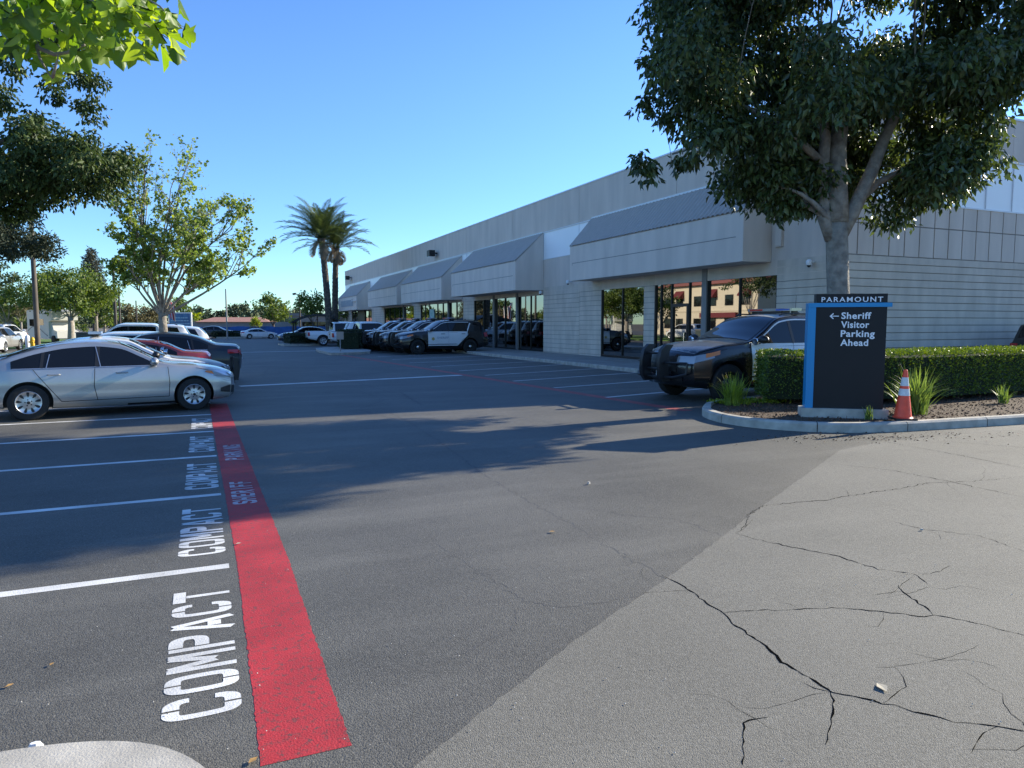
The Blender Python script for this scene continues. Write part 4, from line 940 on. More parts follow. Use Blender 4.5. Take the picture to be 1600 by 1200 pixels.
    if not (kind in ('fastback',)): MB().box(c.F(1, 0, zc) + .012, c.F(1, 0, zc) + .02, -.15, .15, zc - .075, zc + .075).build('license_plate', M['signwhite'], t)
    zc2 = {'fastback': .62, 'sedan': .72, 'suv': .80, 'wagon': .75, 'pickup': .62}[kind]
    MB().box(-c.F(-1, 0, zc2) - .02, -c.F(-1, 0, zc2) - .012, -.15, .15, zc2 - .075, zc2 + .075).build('license_plate', M['signwhite'], t)
    if pk:
        g = MB(); c.face(g, -1, -.95, .95, .50, .66, .05); g.build('rear_bumper', M['chrome'], t); g = MB(); c.face(g, -1, -.78, .78, .70, 1.10, .004); c.face(g, -1, -.2, .2, .93, 1.0, .009, m=1)
        gg = g.build('tailgate', [paint, M['seam']], t); gg['_paint'] = 1
        MB().box(-2.72, -.98, -.86, .86, 1.149, 1.158).build('bed', M['black'], t)
    if kind == 'suv':
        g = MB()
        for sg in (1, -1): g.tube([(.0, sg * .66, 1.755), (-.1, sg * .67, 1.79), (-1.6, sg * .67, 1.785), (-1.75, sg * .66, 1.735)], .016, 6)
        g.build('roof_rail', M['black'], t, True)
    if police == 3:
        g = MB(); c.topp(g, 1.06, 2.40, -.97, .97, .005, 12, 8); g.build('bonnet', PA['dusty'], t, True)
        lbo = MB().box(-.60, -.34, -.55, .55, 1.52, 1.58).build('light_bar', PA['white'], t); MB().box(-.55, -.4, -.3, .3, 1.47, 1.52).build('light_bar_mount', M['black'], lbo)
        pb = MB(); X0 = c.F(1, 0, .6)
        for sg in (1, -1): pb.extr([(X0 + .03, .35), (X0 + .16, .35), (X0 + .2, .6), (X0 + .14, .92), (X0 + .05, .93), (X0 + .06, .6)], sg * .3 - .04, sg * .3 + .04)
        for z in (.45, .62, .88): pb.tube([(X0 + .13, -.3, z), (X0 + .13, .3, z)], .025, 8)
        pb.build('push_bar', M['black'], t)
        for sg in (1, -1): MB().lathe([(.003, .06), (.05, .05), (.08, 0), (.083, -.02), (.07, -.028), (.003, -.02)], 16).build('spotlight', M['chrome'], t, True, loc=(.95, sg * .86, 1.10), rot=(0, R(-80), 0))
    if police and police < 3:
        wmat = PA['white']; zl_ = zl
        for sg in (1, -1):
            g = MB()
            lo = lambda x: max(.44, .44 + (max(0, -.62 - x)) * .95)
            c.side(g, lo, lambda x: zl_ + .005, -1.2, .985, 30, 6, .003, sg)
            # white window surround running over the doors
            hi_o = lambda x: min(hi(x) + .028, 9)
            xs_ = np.linspace(-1.28, .92, 30); pts_lo = [(x, max(zl_, hi2(x) + .002)) for x in xs_]
            c.side(g, pts_lo, lambda x: hi(x) + .03, -1.28, .93, 34, 2, .0105, sg)
            c.ribbon(g, [(-1.16, zl_ - .01), (-1.36, hi(-1.3) - .02)], .06, .0125, sg)
            dp = g.build('door_panel', wmat, t, True)
            st = MB(); cx, cz = .72, .80
            pts = []
            for k in range(12):
                a = 2 * PI * k / 12 + PI / 2; rr = .115 if k % 2 == 0 else .062; pts.append((cx + rr * math.cos(a), cz + rr * math.sin(a)))
            st.add([(p[0], sg * (c.y(p[0], p[1]) + .009), p[1]) for p in pts] + [(cx, sg * (c.y(cx, cz) + .012), cz)], [(k, (k + 1) % 12, 12) for k in range(12)])
            st.build('star_badge', mat('gold_badge', (.45, .33, .10), .4, .3), dp)
            me = text_mesh('SHERIFF', mat('faded_blue_lettering', (.22, .30, .42), .5), fit=(.62, .11), extrude=.001)
            lo_ = obj('door_lettering', me, dp); lo_.location = (.50 if sg > 0 else -.12, sg * (c.y(.2, .86) + .012), .80)
            lo_.rotation_euler = (R(90), 0, R(180) if sg > 0 else 0)
            g = MB(); c.ribbon(g, [(.50, .55), (-.55, .55)], .018, .009, sg); c.ribbon(g, [(-.13, zl_ - .02), (-.13, .46)], .011, .008, sg)
            g.build('door_stripe', mat('grey_door_stripe', (.42, .45, .5), .5), dp)
        lb = MB()
        for x0, x1, y0, y1 in ((-.62, -.34, -.66, .66),):
            lb.box(x0, x1, y0, y1, 1.85, 1.91)
        lbo = lb.build('light_bar', M['darklens'], t)
        MB().box(-.6, -.36, -.35, .35, 1.80, 1.85).box(-.55, -.42, -.62, -.56, 1.76, 1.85).box(-.55, -.42, .56, .62, 1.76, 1.85).build('light_bar_mount', M['black'], lbo)
        MB().box(-.345, -.335, -.6, -.2, 1.86, 1.90).build('red_lamp', M['redlens'], lbo); MB().box(-.345, -.335, .2, .6, 1.86, 1.90).build('blue_lamp', mat('blue_lens', (.03, .10, .4), .15), lbo)
        pb = MB()
        for sg in (1, -1):
            yy = sg * .30; X0 = c.F(1, 0, .7)
            pf = [(X0 + .0, .42), (X0 + .15, .40), (X0 + .24, .52), (X0 + .25, .82), (X0 + .20, 1.02), (X0 + .08, 1.13), (X0 - .05, 1.12), (X0 + .04, 1.0), (X0 + .07, .78), (X0 + .06, .55)]
            pb.extr([(x + .04 * (x > X0 + .07), z + .03 * (z > .9)) for x, z in pf], yy - .05, yy + .05)
            pb.tube([(X0 + .16, yy, .50), (X0 + .13, sg * .62, .52), (X0 - .02, sg * .80, .58)], .028, 8); pb.tube([(X0 + .17, yy, .80), (X0 + .12, sg * .62, .80), (X0 - .05, sg * .80, .80)], .022, 8); pb.tube([(X0 - .05, sg * .80, .80), (X0 - .02, sg * .80, .58)], .022, 8)
        for z in (.50, .66, .98): pb.tube([(X0 + .15, -.3, z), (X0 + .15, .3, z)], .028, 8)
        pb.build('push_bar', M['black'], t, smooth=1)
        for sg in (1, -1):
            bx = Vector((.93, sg * (c.y(.9, 1.12) + .0), 1.17)); q = MB().tube([bx - Vector((.05, sg * .06, .04)), bx + Vector((0, sg * .06, .02))], .014, 6)
            sp = q.build('spotlight', M['chrome'], t, True)
            MB().lathe([(.003, .06), (.05, .05), (.075, 0), (.078, -.02), (.07, -.028), (.003, -.02)], 16, (0, 0, 0), 'z').build('lamp_head', M['chrome'], sp, True, loc=bx + Vector((.02, sg * .09, .05)), rot=(0, R(-80), 0))
        MB().tube([(-.9, .2, 1.77), (-.92, .2, 2.2)], [.006, .003], 5).tube([(-1.5, -.3, 1.77), (-1.5, -.3, 1.84)], .03, 8).build('antenna', M['black'], t)
        g = MB(); c.topp(g, 1.12, 2.44, -.97, .97, .004, 12, 8); hd = g.build('bonnet', PA['black'] if police == 2 else PA['dusty'], t, True)
        g = MB(); c.topp(g, -.32, .14, -.98, .98, .004, 5, 8) ; g.build('roof_panel', PA['white'], t, True)
    PROTO[key] = t
    return t

# ------------------------------------------------------------------ place vehicles
make_car('patrol_car', 'suv', PA['black'], 'steel', 'black and white patrol SUV with dusty bonnet and push bar, nearest one, beside the hedge', 'police car', (12.05, 13.15, 0), PI, 1.08, police=1)
for i, (x, y, lb) in enumerate([(12.62, 39.28, 'patrol SUV with gold star on its white doors, nearest of the row by the building'), (12.35, 41.95, 'second patrol SUV from the near end of the row by the building'),
                                (12.1, 44.45, 'third patrol SUV from the near end of the row by the building'), (11.8, 47.1, 'patrol SUV at the far end of the row, beside the small hedge')]):
    make_car('patrol_car', 'suv', PA['black'], 'steel', lb, 'police car', (x, y, 0), PI, 1.08, 'patrol SUVs parked in a row by the building', police=2)
make_car('parked_car', 'fastback', PA['silver'], 'cover', 'silver sedan with silver wheel covers parked nearest on the left', 'car', (-1.72, 15.85, 0), R(11), .95)
make_car('patrol_car', 'sedan', PA['white'], 'steel', 'white roofed patrol sedan with black bonnet just behind the silver sedan', 'police car', (-1.75, 18.55, 0), R(5), .97, police=3)
make_car('parked_car', 'sedan', PA['red'], 'alloy', 'dark red sedan parked tail out between the silver sedan and the black sedan', 'car', (-1.95, 20.8, 0), PI, .90)
make_car('parked_car', 'sedan', PA['dark'], 'alloy', 'black sedan parked tail out with a bright red tail light', 'car', (-1.35, 23.2, 0), PI, 1.0)
make_car('parked_car', 'wagon', PA['white'], 'alloy', 'white estate car behind the black sedan', 'car', (-2.6, 25.4, 0), PI, .9)
make_car('pickup_truck', 'pickup', PA['white'], 'alloy6', 'white pickup parked tail out behind the sycamore trunk', 'pickup truck', (-2.25, 30.6, 0), PI, .93)
make_car('parked_car', 'suv', PA['white'], 'alloy6', 'white SUV beyond the white pickup of the left row', 'car', (-2.6, 34.2, 0), PI, .95)
make_car('parked_car', 'wagon', PA['white'], 'alloy', 'white hatchback far down the left row', 'car', (-1.9, 38.4, 0), PI, .98)
make_car('pickup_truck', 'pickup', PA['white'], 'alloy6', 'white crew cab pickup parked beside the small post sign', 'pickup truck', (10.95, 50.6, 0), PI * 0, 1.0)
make_car('pickup_truck', 'pickup', PA['white'], 'alloy6', 'white pickup behind the first one, nearest the palm trees', 'pickup truck', (10.2, 57.0, 0), PI * 0, 1.0)
make_car('parked_car', 'suv', PA['white'], 'alloy6', 'white SUV between the white pickups and the patrol row', 'car', (12.2, 54.0, 0), 0, 1.05)
make_car('parked_car', 'sedan', PA['blue'], 'alloy', 'dark blue car half hidden behind the far low hedge', 'car', (8.6, 66.5, 0), PI, 1.0)
make_car('parked_car', 'sedan', PA['white'], 'alloy', 'white sedan alone on the far street in front of the blue fence', 'car', (6.0, 86.5, 0), R(4), .82)
make_car('parked_car', 'sedan', PA['dark'], 'alloy', 'dark car on the far street right of the blue signboard', 'car', (1.6, 91.5, 0), R(-8), 1.0)
make_car('parked_car', 'wagon', PA['pearl'], 'alloy', 'champagne estate car seen from behind at the far left edge', 'car', (-12.0, 54.5, 0), R(80), .95)
make_car('parked_car', 'sedan', PA['white'], 'alloy', 'white car cut off by the left frame edge', 'car', (-11.7, 49.2, 0), R(82), .95)
make_car('parked_car', 'suv', PA['white'], 'alloy6', 'white SUV under the far left trees beside the camper', 'car', (-13.6, 64, 0), R(80), .95)
make_car('parked_car', 'suv', PA['dark'], 'alloy6', 'dark SUV behind the hedge at the right frame edge', 'car', (25.6, 13.4, 0), 0, 1.0)
# vehicles of the left lot that only the windows mirror
for i, (k, pnt, x, y, lb) in enumerate([('wagon', 'white', -12.4, 31, 'white hatchback beyond the lawn strip mirrored in the windows'), ('sedan', 'silver', -12.4, 34, 'silver sedan beyond the lawn strip mirrored in the windows'), ('suv', 'grey', -12.6, 37, 'grey SUV beyond the lawn strip mirrored in the windows')]):
    make_car('parked_car', k, PA[pnt], 'alloy' if k != 'suv' else 'alloy6', lb, 'car', (x, y, 0), 0, 1.0)

# ------------------------------------------------------------------ monument sign
t = thing('monument_sign', 'black monument sign with blue trim reading PARAMOUNT and Sheriff Visitor Parking Ahead', 'sign', (9.36, 9.06, .12), R(-37.0))
MB().box(-.02, 1.34, -.02, .36, -.1, .15).build('plinth', M['concrete'], t)
MB().box(.17, 1.27, .06, .28, .15, 1.86).box(.17, 1.27, .06, .28, 1.90, 2.08).build('face_panel', M['signdark'], t)
MB().box(.045, .168, .04, .30, .15, 1.86).box(.045, 1.34, .035, .305, 1.861, 1.93).build('trim', M['signblue'], t)
def sgn(txt, x, z, wd, h, nm='lettering', bold=.0, sp=1):
    me = text_mesh(txt, M['signwhite'], fit=(wd, h), extrude=.003, bold=bold, spacing=sp); o = obj(nm, me, t); o.location = (x, .056, z); o.rotation_euler = (R(90), 0, 0)
sgn('PARAMOUNT', .25, 1.947, .95, .082, 'title_lettering', .012, 1.25)
for i, (l, wd) in enumerate((('Sheriff', .46), ('Visitor', .435), ('Parking', .525), ('Ahead', .43))): sgn(l, .57, 1.665 - .150 * i, wd, .108, bold=.022, sp=1.08)
MB().box(.39, .53, .050, .057, 1.702, 1.716).add([(.385, .052, 1.709), (.44, .052, 1.76), (.452, .052, 1.748), (.411, .052, 1.709)], [(0, 1, 2, 3)]).add([(.385, .052, 1.709), (.44, .052, 1.658), (.452, .052, 1.67), (.411, .052, 1.709)], [(0, 1, 2, 3)]).build('arrow', M['signwhite'], t)

# ------------------------------------------------------------------ traffic cone
t = thing('traffic_cone', 'orange traffic cone with two white bands standing on the kerb by the sign', 'cone', (10.42, 7.98, .15), R(-30), s=.92); t.rotation_euler = (R(2), 0, R(-30))
MB().box(-.18, .18, -.18, .18, 0, .035).build('base', M['black'], t)
def cr_(z): return .145 - (.145 - .032) * (z - .035) / .84
mb = MB(); mb.lathe([(cr_(.035) + .02, .035), (cr_(.05), .055), (cr_(.43), .43), (cr_(.75), .75), (cr_(.875), .875), (.022, .882), (.02, .86)], 28); mb.build('cone_body', M['cone'], t, True)
for a_, b_ in ((.43, .55), (.60, .75)): MB().lathe([(cr_(a_) + .003, a_), (cr_(b_) + .003, b_)], 28).build('reflective_band', M['conew'], t, True)

# ------------------------------------------------------------------ hedge, grasses
def hedge(name, label, path, wd, z0, z1, n, size, m, group=None, inner=M['leafC']):
    t = thing(name, label, 'hedge', (path[0][0], path[0][1], z0), 0, group); ox, oy = path[0]
    pts = [Vector((x - ox, y - oy, 0)) for x, y in smooth_line(path, 2)]
    seg = [(pts[i + 1] - pts[i]).length for i in range(len(pts) - 1)]; tot = sum(seg); h = z1 - z0
    Lp = []; Dp = []
    mb = MB(); ll = []; rl_ = []
    for i, p in enumerate(pts):
        d = (pts[min(i + 1, len(pts) - 1)] - pts[max(0, i - 1)]).normalized(); nn = Vector((-d.y, d.x, 0)) * (wd * .5 - .07); ll.append(p + nn); rl_.append(p - nn)
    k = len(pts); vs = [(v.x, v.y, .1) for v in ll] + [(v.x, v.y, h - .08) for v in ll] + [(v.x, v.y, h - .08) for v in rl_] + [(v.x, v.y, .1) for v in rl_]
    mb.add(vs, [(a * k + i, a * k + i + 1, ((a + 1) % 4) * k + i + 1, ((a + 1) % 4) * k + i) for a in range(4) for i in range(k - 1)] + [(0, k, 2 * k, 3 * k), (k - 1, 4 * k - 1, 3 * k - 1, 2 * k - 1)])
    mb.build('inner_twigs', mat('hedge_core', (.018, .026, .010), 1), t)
    cum = np.cumsum([0] + seg)
    per = wd + 2 * h
    for _ in range(n):
        q = random.random()
        s_ = random.uniform(-.02, tot + .02); i = min(len(seg) - 1, max(0, int(np.searchsorted(cum, s_) - 1))); f = (s_ - cum[i]) / seg[i]; d = (pts[i + 1] - pts[i]).normalized(); p = pts[i] + (pts[i + 1] - pts[i]) * f
        nn = Vector((-d.y, d.x, 0)); e = random.uniform(-.07, .035) + .025 * math.sin(s_ * 5.1) * math.sin(s_ * 2.3 + 1)
        if q < .06:
            end = random.random() < .5; base = pts[0] if end else pts[-1]; dd = -(pts[1] - pts[0]).normalized() if end else (pts[-1] - pts[-2]).normalized(); nn = Vector((-dd.y, dd.x, 0))
            P_ = base + dd * (e + .02) + nn * random.uniform(-wd / 2, wd / 2); P_.z = random.uniform(.1, h); D_ = dd
        elif q < .06 + .94 * wd / per: P_ = p + nn * random.uniform(-wd / 2, wd / 2); P_.z = h + e * .8; D_ = Vector((0, 0, 1))
        else:
            sg = random.choice((1, -1)); P_ = p + nn * sg * (wd / 2 + e); P_.z = random.uniform(.05, 1) ** .85 * h; D_ = nn * sg
            if P_.z < .16 and random.random() < .6: continue
        r = .06
        Lp.append(P_); Dp.append(D_ * .7 + Vector((random.gauss(0, .55), random.gauss(0, .55), random.gauss(.35, .5))))
    obj('foliage', leaf_mesh('foliage', np.array([tuple(v) for v in Lp]), np.array([tuple(v) for v in Dp]), size, m, .6, .08), t)
    return t
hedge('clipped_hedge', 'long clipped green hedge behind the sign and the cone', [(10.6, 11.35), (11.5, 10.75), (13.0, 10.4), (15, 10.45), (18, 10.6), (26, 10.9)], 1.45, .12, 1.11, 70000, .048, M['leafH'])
def grass_clump(name, label, loc, n, h, m, wd=.018, spread=1, cat='plant'):
    V = []; F = []
    for k in range(n):
        a = random.uniform(0, 2 * PI); L = h * random.uniform(.55, 1.15); lean = random.uniform(.15, 1.0) * spread; b = Vector((random.gauss(0, .06), random.gauss(0, .06), 0)) * (h / .6)
        d = Vector((math.cos(a), math.sin(a), 0)); sd_ = Vector((-d.y, d.x, 0)); o = len(V); N_ = 7; w_ = wd * random.uniform(.7, 1.3)
        p = b.copy(); ang = PI / 2 - lean * .32
        for i in range(N_ + 1):
            t_ = i / N_; ww = w_ * (1 - t_ ** 2.2) * (.6 + .4 * min(1, t_ * 4)) / 2 + .0006
            V += [tuple(p + sd_ * ww), tuple(p - sd_ * ww)]
            p = p + (d * math.cos(ang) + Vector((0, 0, 1)) * math.sin(ang)) * (L / N_); ang -= lean * (.03 + .19 * t_ ** 1.2)
        F += [(o + 2 * i, o + 2 * i + 2, o + 2 * i + 3, o + 2 * i + 1) for i in range(N_)]
    return obj(name, mesh_np(name, np.array(V), np.array(F), m, True), None, loc, label=label, cat=cat)
grass_clump('strap_leaf_plant', 'tall arching strap leaf plant right of the traffic cone', (11.45, 8.55, .12), 150, .82, M['blade'], .028, 2.0)
M['bladeY'] = mat('yellow_green_blade', (.24, .32, .05), .5, island=.35, trans=.4)
grass_clump('grass_tuft', 'bright yellow green grass tuft at the kerb corner before the patrol car', (9.45, 10.9, .12), 300, .62, M['bladeY'], .013, 1.9)
grass_clump('kerb_weed', 'small green weed at the foot of the sign plinth', (10.0, 8.28, .13), 34, .24, M['blade'], .022, .9)
grass_clump('grass_tuft', 'pale grass tuft behind the kerb at the right frame edge', (14.6, 9.0, .12), 50, .42, M['blade'], .02, 2.0)
P = []
for _ in range(900):
    x = random.uniform(9.3, 10.7); y = 11.25 + random.gauss(0, .18) - (x - 9.5) * .1; P.append((x, y, .13))
obj('ground_cover', leaf_mesh('ground_cover', np.array(P), RNG.normal(size=(len(P), 3)) * .6 + np.array([0, 0, .5]), .06, M['leafY'], .6, .1), kind='stuff', label='low sunlit ground cover behind the grass tuft')

# ------------------------------------------------------------------ trees
FH = Vector((.3995, .9167, 0)); RT = Vector((.9167, -.3995, 0))
def UV(u, z, w_=0): v = RT * u + FH * w_; return (v.x, v.y, z)
def uclumps(lst, depth, seed, rmin=.7, rmax=1.1, per=1):
    g = np.random.default_rng(seed); o = []
    for u, z in lst:
        for _ in range(per): o.append((*UV(u + g.normal() * .15, z + g.normal() * .15, g.uniform(-depth, depth)), g.uniform(rmin, rmax)))
    return o
# big ficus beside the sign
cl = ellipsoid_clumps(120, (0, 0, 8.0), (3.75, 3.6, 3.7), .75, 1.1, .5, 3, zcut=4.9)
cl = [c for c in cl if not (Vector(c[:3]).dot(RT) > 2.0 and c[2] < 6.2) and not (Vector(c[:3]).dot(RT) > 2.6 and c[2] < 7.0)]
cl += uclumps([(-2.2, 4.9), (-1.7, 4.6), (-1.2, 4.4), (-.7, 4.3), (-2.9, 5.4), (-3.3, 5.9), (-3.6, 6.5), (-3.6, 7.1), (-2.4, 5.6), (-.2, 4.9), (.5, 5.2), (.4, 4.6), (-1.6, 5.4), (-.9, 5.2)], 1.6, 5, .55, .85, 2)
cl += uclumps([(.9, 4.35), (1.4, 4.2), (1.9, 4.35), (2.3, 4.7), (2.5, 5.2), (1.6, 4.9), (2.1, 5.6), (1.1, 5.3), (2.2, 5.9), (2.8, 6.7), (3.4, 7.3), (2.0, 6.3)], 1.1, 6, .5, .75, 2)
cl = [c for c in cl if not (abs(Vector(c[:3]).dot(RT) - .15) < 1.0 and c[2] < 5.9 and Vector(c[:3]).dot(FH) < .9)]
cl += uclumps([(3.6, 7.2), (4.0, 7.6), (4.3, 8.3), (4.2, 9), (4.5, 9.8), (4.0, 10.3), (4.6, 7.8), (4.9, 8.6)], 1.3, 26, .7, .95, 3) + [(x - .4 * 2.2, y - .9167 * 2.2, z, r) for x, y, z, r in uclumps([(0, 9.3), (.5, 8.9), (-.5, 9.6), (1.0, 9.4), (.3, 8.3), (.8, 10)], .5, 27, .7, .9, 2)]
cl += [(x + .4 * 1.9, y + .9167 * 1.9, z, r) for x, y, z, r in uclumps([(-.8, 5.2), (-.2, 5.0), (.3, 5.4), (.9, 5.2), (1.3, 5.7), (.5, 6.0), (-.5, 5.8), (1.8, 5.3), (0, 4.7), (1.0, 4.6)], .5, 28, .6, .8, 2)]
cl += uclumps([(1.6, 4.6), (2.1, 4.9), (2.3, 5.0), (2.3, 5.5), (1.2, 4.7), (2.1, 4.4), (1.7, 5.3), (2.2, 6.0)], .9, 16, .5, .7, 2) + [(x, y, z, r) for x, y, z, r in uclumps([(-.8, 4.1), (-1.3, 4.3), (-1.7, 4.4), (-.6, 4.6), (-1.1, 4.9)], .4, 17, .45, .6, 2)]
cl += uclumps([(-3.9, 4.95), (-3.5, 4.75), (-4.0, 6.9), (-3.9, 5.9)], .35, 8, .30, .42, 2)
stems = [([(0, 0, -.05), UV(.02, .4), UV(-.03, 2.2), UV(-.1, 3.3), UV(-.13, 3.8)], [.33, .25, .225, .22, .205]),
         ([UV(-.2, 3.35), UV(-.38, 3.8), UV(-.47, 4.5), UV(-.42, 5.4), UV(-.6, 6.6)], [.15, .14, .125, .11, .07]),
         ([UV(-.12, 3.7), UV(-.13, 4.4), UV(-.12, 5.2, .1), UV(.1, 6.8, .3)], [.24, .20, .18, .11]),
         ([UV(-.02, 3.45), UV(.22, 3.95), UV(.55, 4.7), UV(.8, 5.4), UV(1.3, 6.7, -.2)], [.15, .15, .135, .11, .07]),
         ([UV(.3, 4.1, .1), UV(.9, 4.6, .3), UV(1.7, 5.0, .4)], [.09, .07, .045]), ([UV(-.45, 4.9), UV(-1.3, 5.5, -.3), UV(-2.4, 6.1, -.2)], [.09, .07, .04]),
         ([UV(-1.3, 5.5, -.2), UV(-2.6, 5.4), UV(-3.6, 5.1)], [.04, .03, .018])]
tree('ficus_tree', 'big dense dark tree with a pale forked trunk standing behind the sign', 'tree', (12.4, 11.1, .12), 3.8, .33, cl, M['leafD'], .175, 700, M['bark'], stems=stems, droop=.85, width=.46, limbs=40, shell=.45, twigs=2)
# tree on the left lawn
def at(px, d): u = (px - 800) / 1109 * d; v = FH * d + RT * u; return (v.x, v.y, 0)
cl = uclumps([(3.9, 6.0), (3.6, 6.4), (3.0, 6.3), (2.4, 5.7), (1.8, 5.5), (3.3, 5.7), (1.2, 5.3), (.6, 5.5), (2.6, 6.6), (1.9, 6.5), (1.0, 6.3), (.2, 6.2), (0, 5.2), (1.4, 5.9), (.7, 5.0), (-.6, 5.6), (-1, 5)], 1.6, 11, .55, .8, 3)
cl += uclumps([(1.9, 8.2), (1.3, 7.7), (2.6, 7.9), (2.9, 8.7), (2.1, 9.2), (.9, 9.1), (1.4, 9.9), (2.5, 10.1), (3.2, 9.6), (.2, 8.5), (-.4, 7.6), (-.2, 9.6), (1.8, 7.2), (.6, 10.7), (2.0, 11.0), (3.0, 10.9)], 1.2, 12, .4, .62, 2)
cl += ellipsoid_clumps(40, (-2.2, 1.0, 8.6), (2.6, 3.2, 3.2), .8, 1.1, .4, 13)
tree('shade_tree', 'dense dark tree on the left lawn filling the upper left edge', 'tree', at(-26, 20), 4.2, .28, [(x - 0, y, z, r) for x, y, z, r in cl], M['leafL'], .155, 900, M['barkd'], droop=.7, width=.5, limbs=34, twigs=2,
     stems=[([(0, 0, 0), UV(-.6, 1, 0), UV(-1.6, 3.2), UV(-2.0, 4.2)], [.36, .3, .27, .25]), ([UV(-2, 4.2), UV(-.5, 6.2), UV(1.2, 6.8), UV(2.6, 6.3)], [.16, .12, .08, .04]), ([UV(-2, 4.2), UV(-.6, 7.5), UV(.8, 9.0)], [.14, .1, .05]), ([UV(-2, 4.2), UV(-2.6, 7), UV(-2.4, 9)], [.2, .14, .06])]).location.x -= 0
cl = ellipsoid_clumps(34, (.6, -.3, 6.0), (3.2, 2.9, 1.6), .55, .9, .3, 21, zcut=5.0)
tree('cedar_tree', 'dark flat crowned cedar behind the left light pole', 'tree', at(-18, 34), 4.8, .2, cl, M['leafC'], .22, 620, M['barkd'], droop=.1, width=.35, limbs=16)
# sycamore with sparse spring leaves
def sparse_tree(name, label, loc, fork, r, ends, leaf, lsize, bark, seed, nper=7, cat='tree', leafn=9):
    g = random.Random(seed); t = thing(name, label, cat, loc); mb = MB(); P = []; D = []
    mb.tube([(0, 0, -.05), UV(.0, .3), UV(.02, fork * .6), UV(.0, fork)], [r * 1.3, r * 1.05, r * .95, r * .85], 12)
    def grow(a, b, r0, lev):
        L = (b - a).length; o = Vector((g.gauss(0, 1), g.gauss(0, 1), g.gauss(0, .6))) * .055 * L; pts = []
        for i in range(6):
            tt = i / 5; p = a.lerp(b, tt) + o * math.sin(PI * tt); p.z += .05 * L * math.sin(PI * tt) * (1 if lev < 2 else 0); pts.append(p)
        mb.tube(pts, [r0 * (1 - .75 * i / 5) for i in range(6)], 7 if lev == 0 else (5 if lev == 1 else 3), cap=False)
        if lev < 3:
            for k in range(nper if lev == 0 else (6 if lev == 1 else 4)):
                tt = g.uniform(.3 if lev == 0 else .2, 1); q = pts[0].lerp(pts[-1], tt) + o * math.sin(PI * tt); q.z += .05 * L * math.sin(PI * tt) * (1 if lev < 2 else 0)
                d = (b - a).normalized() + Vector((g.gauss(0, .62), g.gauss(0, .62), g.gauss(.12, .42))); d.normalize()
                grow(q, q + d * L * g.uniform(.30, .52) * (1.15 - .3 * tt), r0 * .40, lev + 1)
        if lev >= 2:
            dens_ = leafn * (.35 + .65 * (g.random() < .75)) * (1.5 if b.z < 4.6 else 1)
            for k in range(int(dens_)):
                q = a.lerp(b, g.uniform(.2, 1.05)); P.append(tuple(q + Vector((g.gauss(0, .03), g.gauss(0, .03), g.gauss(0, .03))))); D.append((g.gauss(0, .7), g.gauss(0, .7), g.gauss(-.35, .6)))
    for (u, z, w_) in ends: grow(Vector(UV(0, fork - .25)), Vector(UV(u, z, w_)), r * .33, 0)
    mb.build('trunk', bark, t, smooth=2); obj('crown', leaf_mesh('crown', np.array(P), np.array(D), lsize, leaf, .95, .12), t); return t
SY = at(256, 24.3)
sparse_tree('sycamore_tree', 'airy sycamore with sparse bright leaves over the left row of cars', SY, 2.2, .15,
    [(-.45, 6.5, .3), (-.1, 5.9, -.7), (.45, 6.0, .6), (.9, 5.9, -.5), (1.4, 5.4, .3), (2.5, 4.9, 0), (-1.2, 4.4, .2), (-.8, 5.0, -.5), (2.9, 3.8, .3), (2.5, 3.3, -.5), (-1.2, 3.4, .3), (-.7, 3.7, -.9), (1.1, 3.5, 1.0), (1.7, 4.4, -1), (.2, 4.7, 1.4), (.4, 4.1, -1.2)], M['leafS'], .10, M['bark'], 5, 7, leafn=5)
# overhanging branch close to the camera
def Wd(px, py, d):
    f = 1109.; p = math.atan(94 / f); yw = math.atan(485 / math.hypot(f, 94)); fw = Vector((math.sin(yw) * math.cos(p), math.cos(yw) * math.cos(p), -math.sin(p))); rt = Vector((math.cos(yw), -math.sin(yw), 0)); up = rt.cross(fw)
    return Vector((0, 0, 1.7)) + (fw + rt * (px - 800) / f + up * (600 - py) / f) * d
t = thing('maple_tree', 'bright green maple branch overhanging the camera at the top left', 'tree', (-3.6, 1.6, .1))
O = Vector((-3.6, 1.6, .1)); mb = MB()
mb.tube([Vector((0, 0, -.1)), Vector((.03, 0, 1.2)), Vector((.1, .1, 2.6)), Vector((.3, .3, 3.6)), Vector((.2, .2, 5))], [.17, .14, .13, .11, .05], 12)
br = [[(-40, -190, 3.1), (10, -80, 3.05), (20, 0, 3.0), (42, 40, 3.0), (60, 75, 2.98), (85, 85, 2.95), (105, 82, 2.95), (132, 70, 2.9)], [(56, 68, 2.98), (62, 90, 2.97), (74, 112, 2.95), (82, 123, 2.93)], [(-10, -60, 3.2), (60, -25, 3.2), (130, -5, 3.15), (190, 20, 3.1), (230, 40, 3.05), (262, 60, 3.0)],
      [(82, 121, 2.93), (88, 100, 2.9), (92, 84, 2.9)], [(-60, -30, 3.2), (0, 10, 3.1), (35, 48, 3.05)], [(130, -10, 3.2), (200, -20, 3.1), (250, 10, 3.0), (285, 45, 2.95)], [(-40, -190, 3.1), (60, -120, 3.3), (160, -60, 3.4), (230, -20, 3.4)]]
BP = []
for b_ in br:
    pts = [Wd(*q) - O for q in b_]; r0 = .016 if b_ is br[0] else .007; mb.tube(pts, [r0 * (1 - .7 * i / (len(pts) - 1)) for i in range(len(pts))], 7)
    for a, c_ in zip(pts[:-1], pts[1:]):
        for k in range(8): BP.append(a.lerp(c_, random.random()))
mb.tube([Vector((.25, .25, 3.4)), Wd(-160, -260, 3.1) - O, Wd(-40, -190, 3.1) - O], [.045, .025, .016], 8)
mb.build('trunk', M['bark'], t, smooth=2)
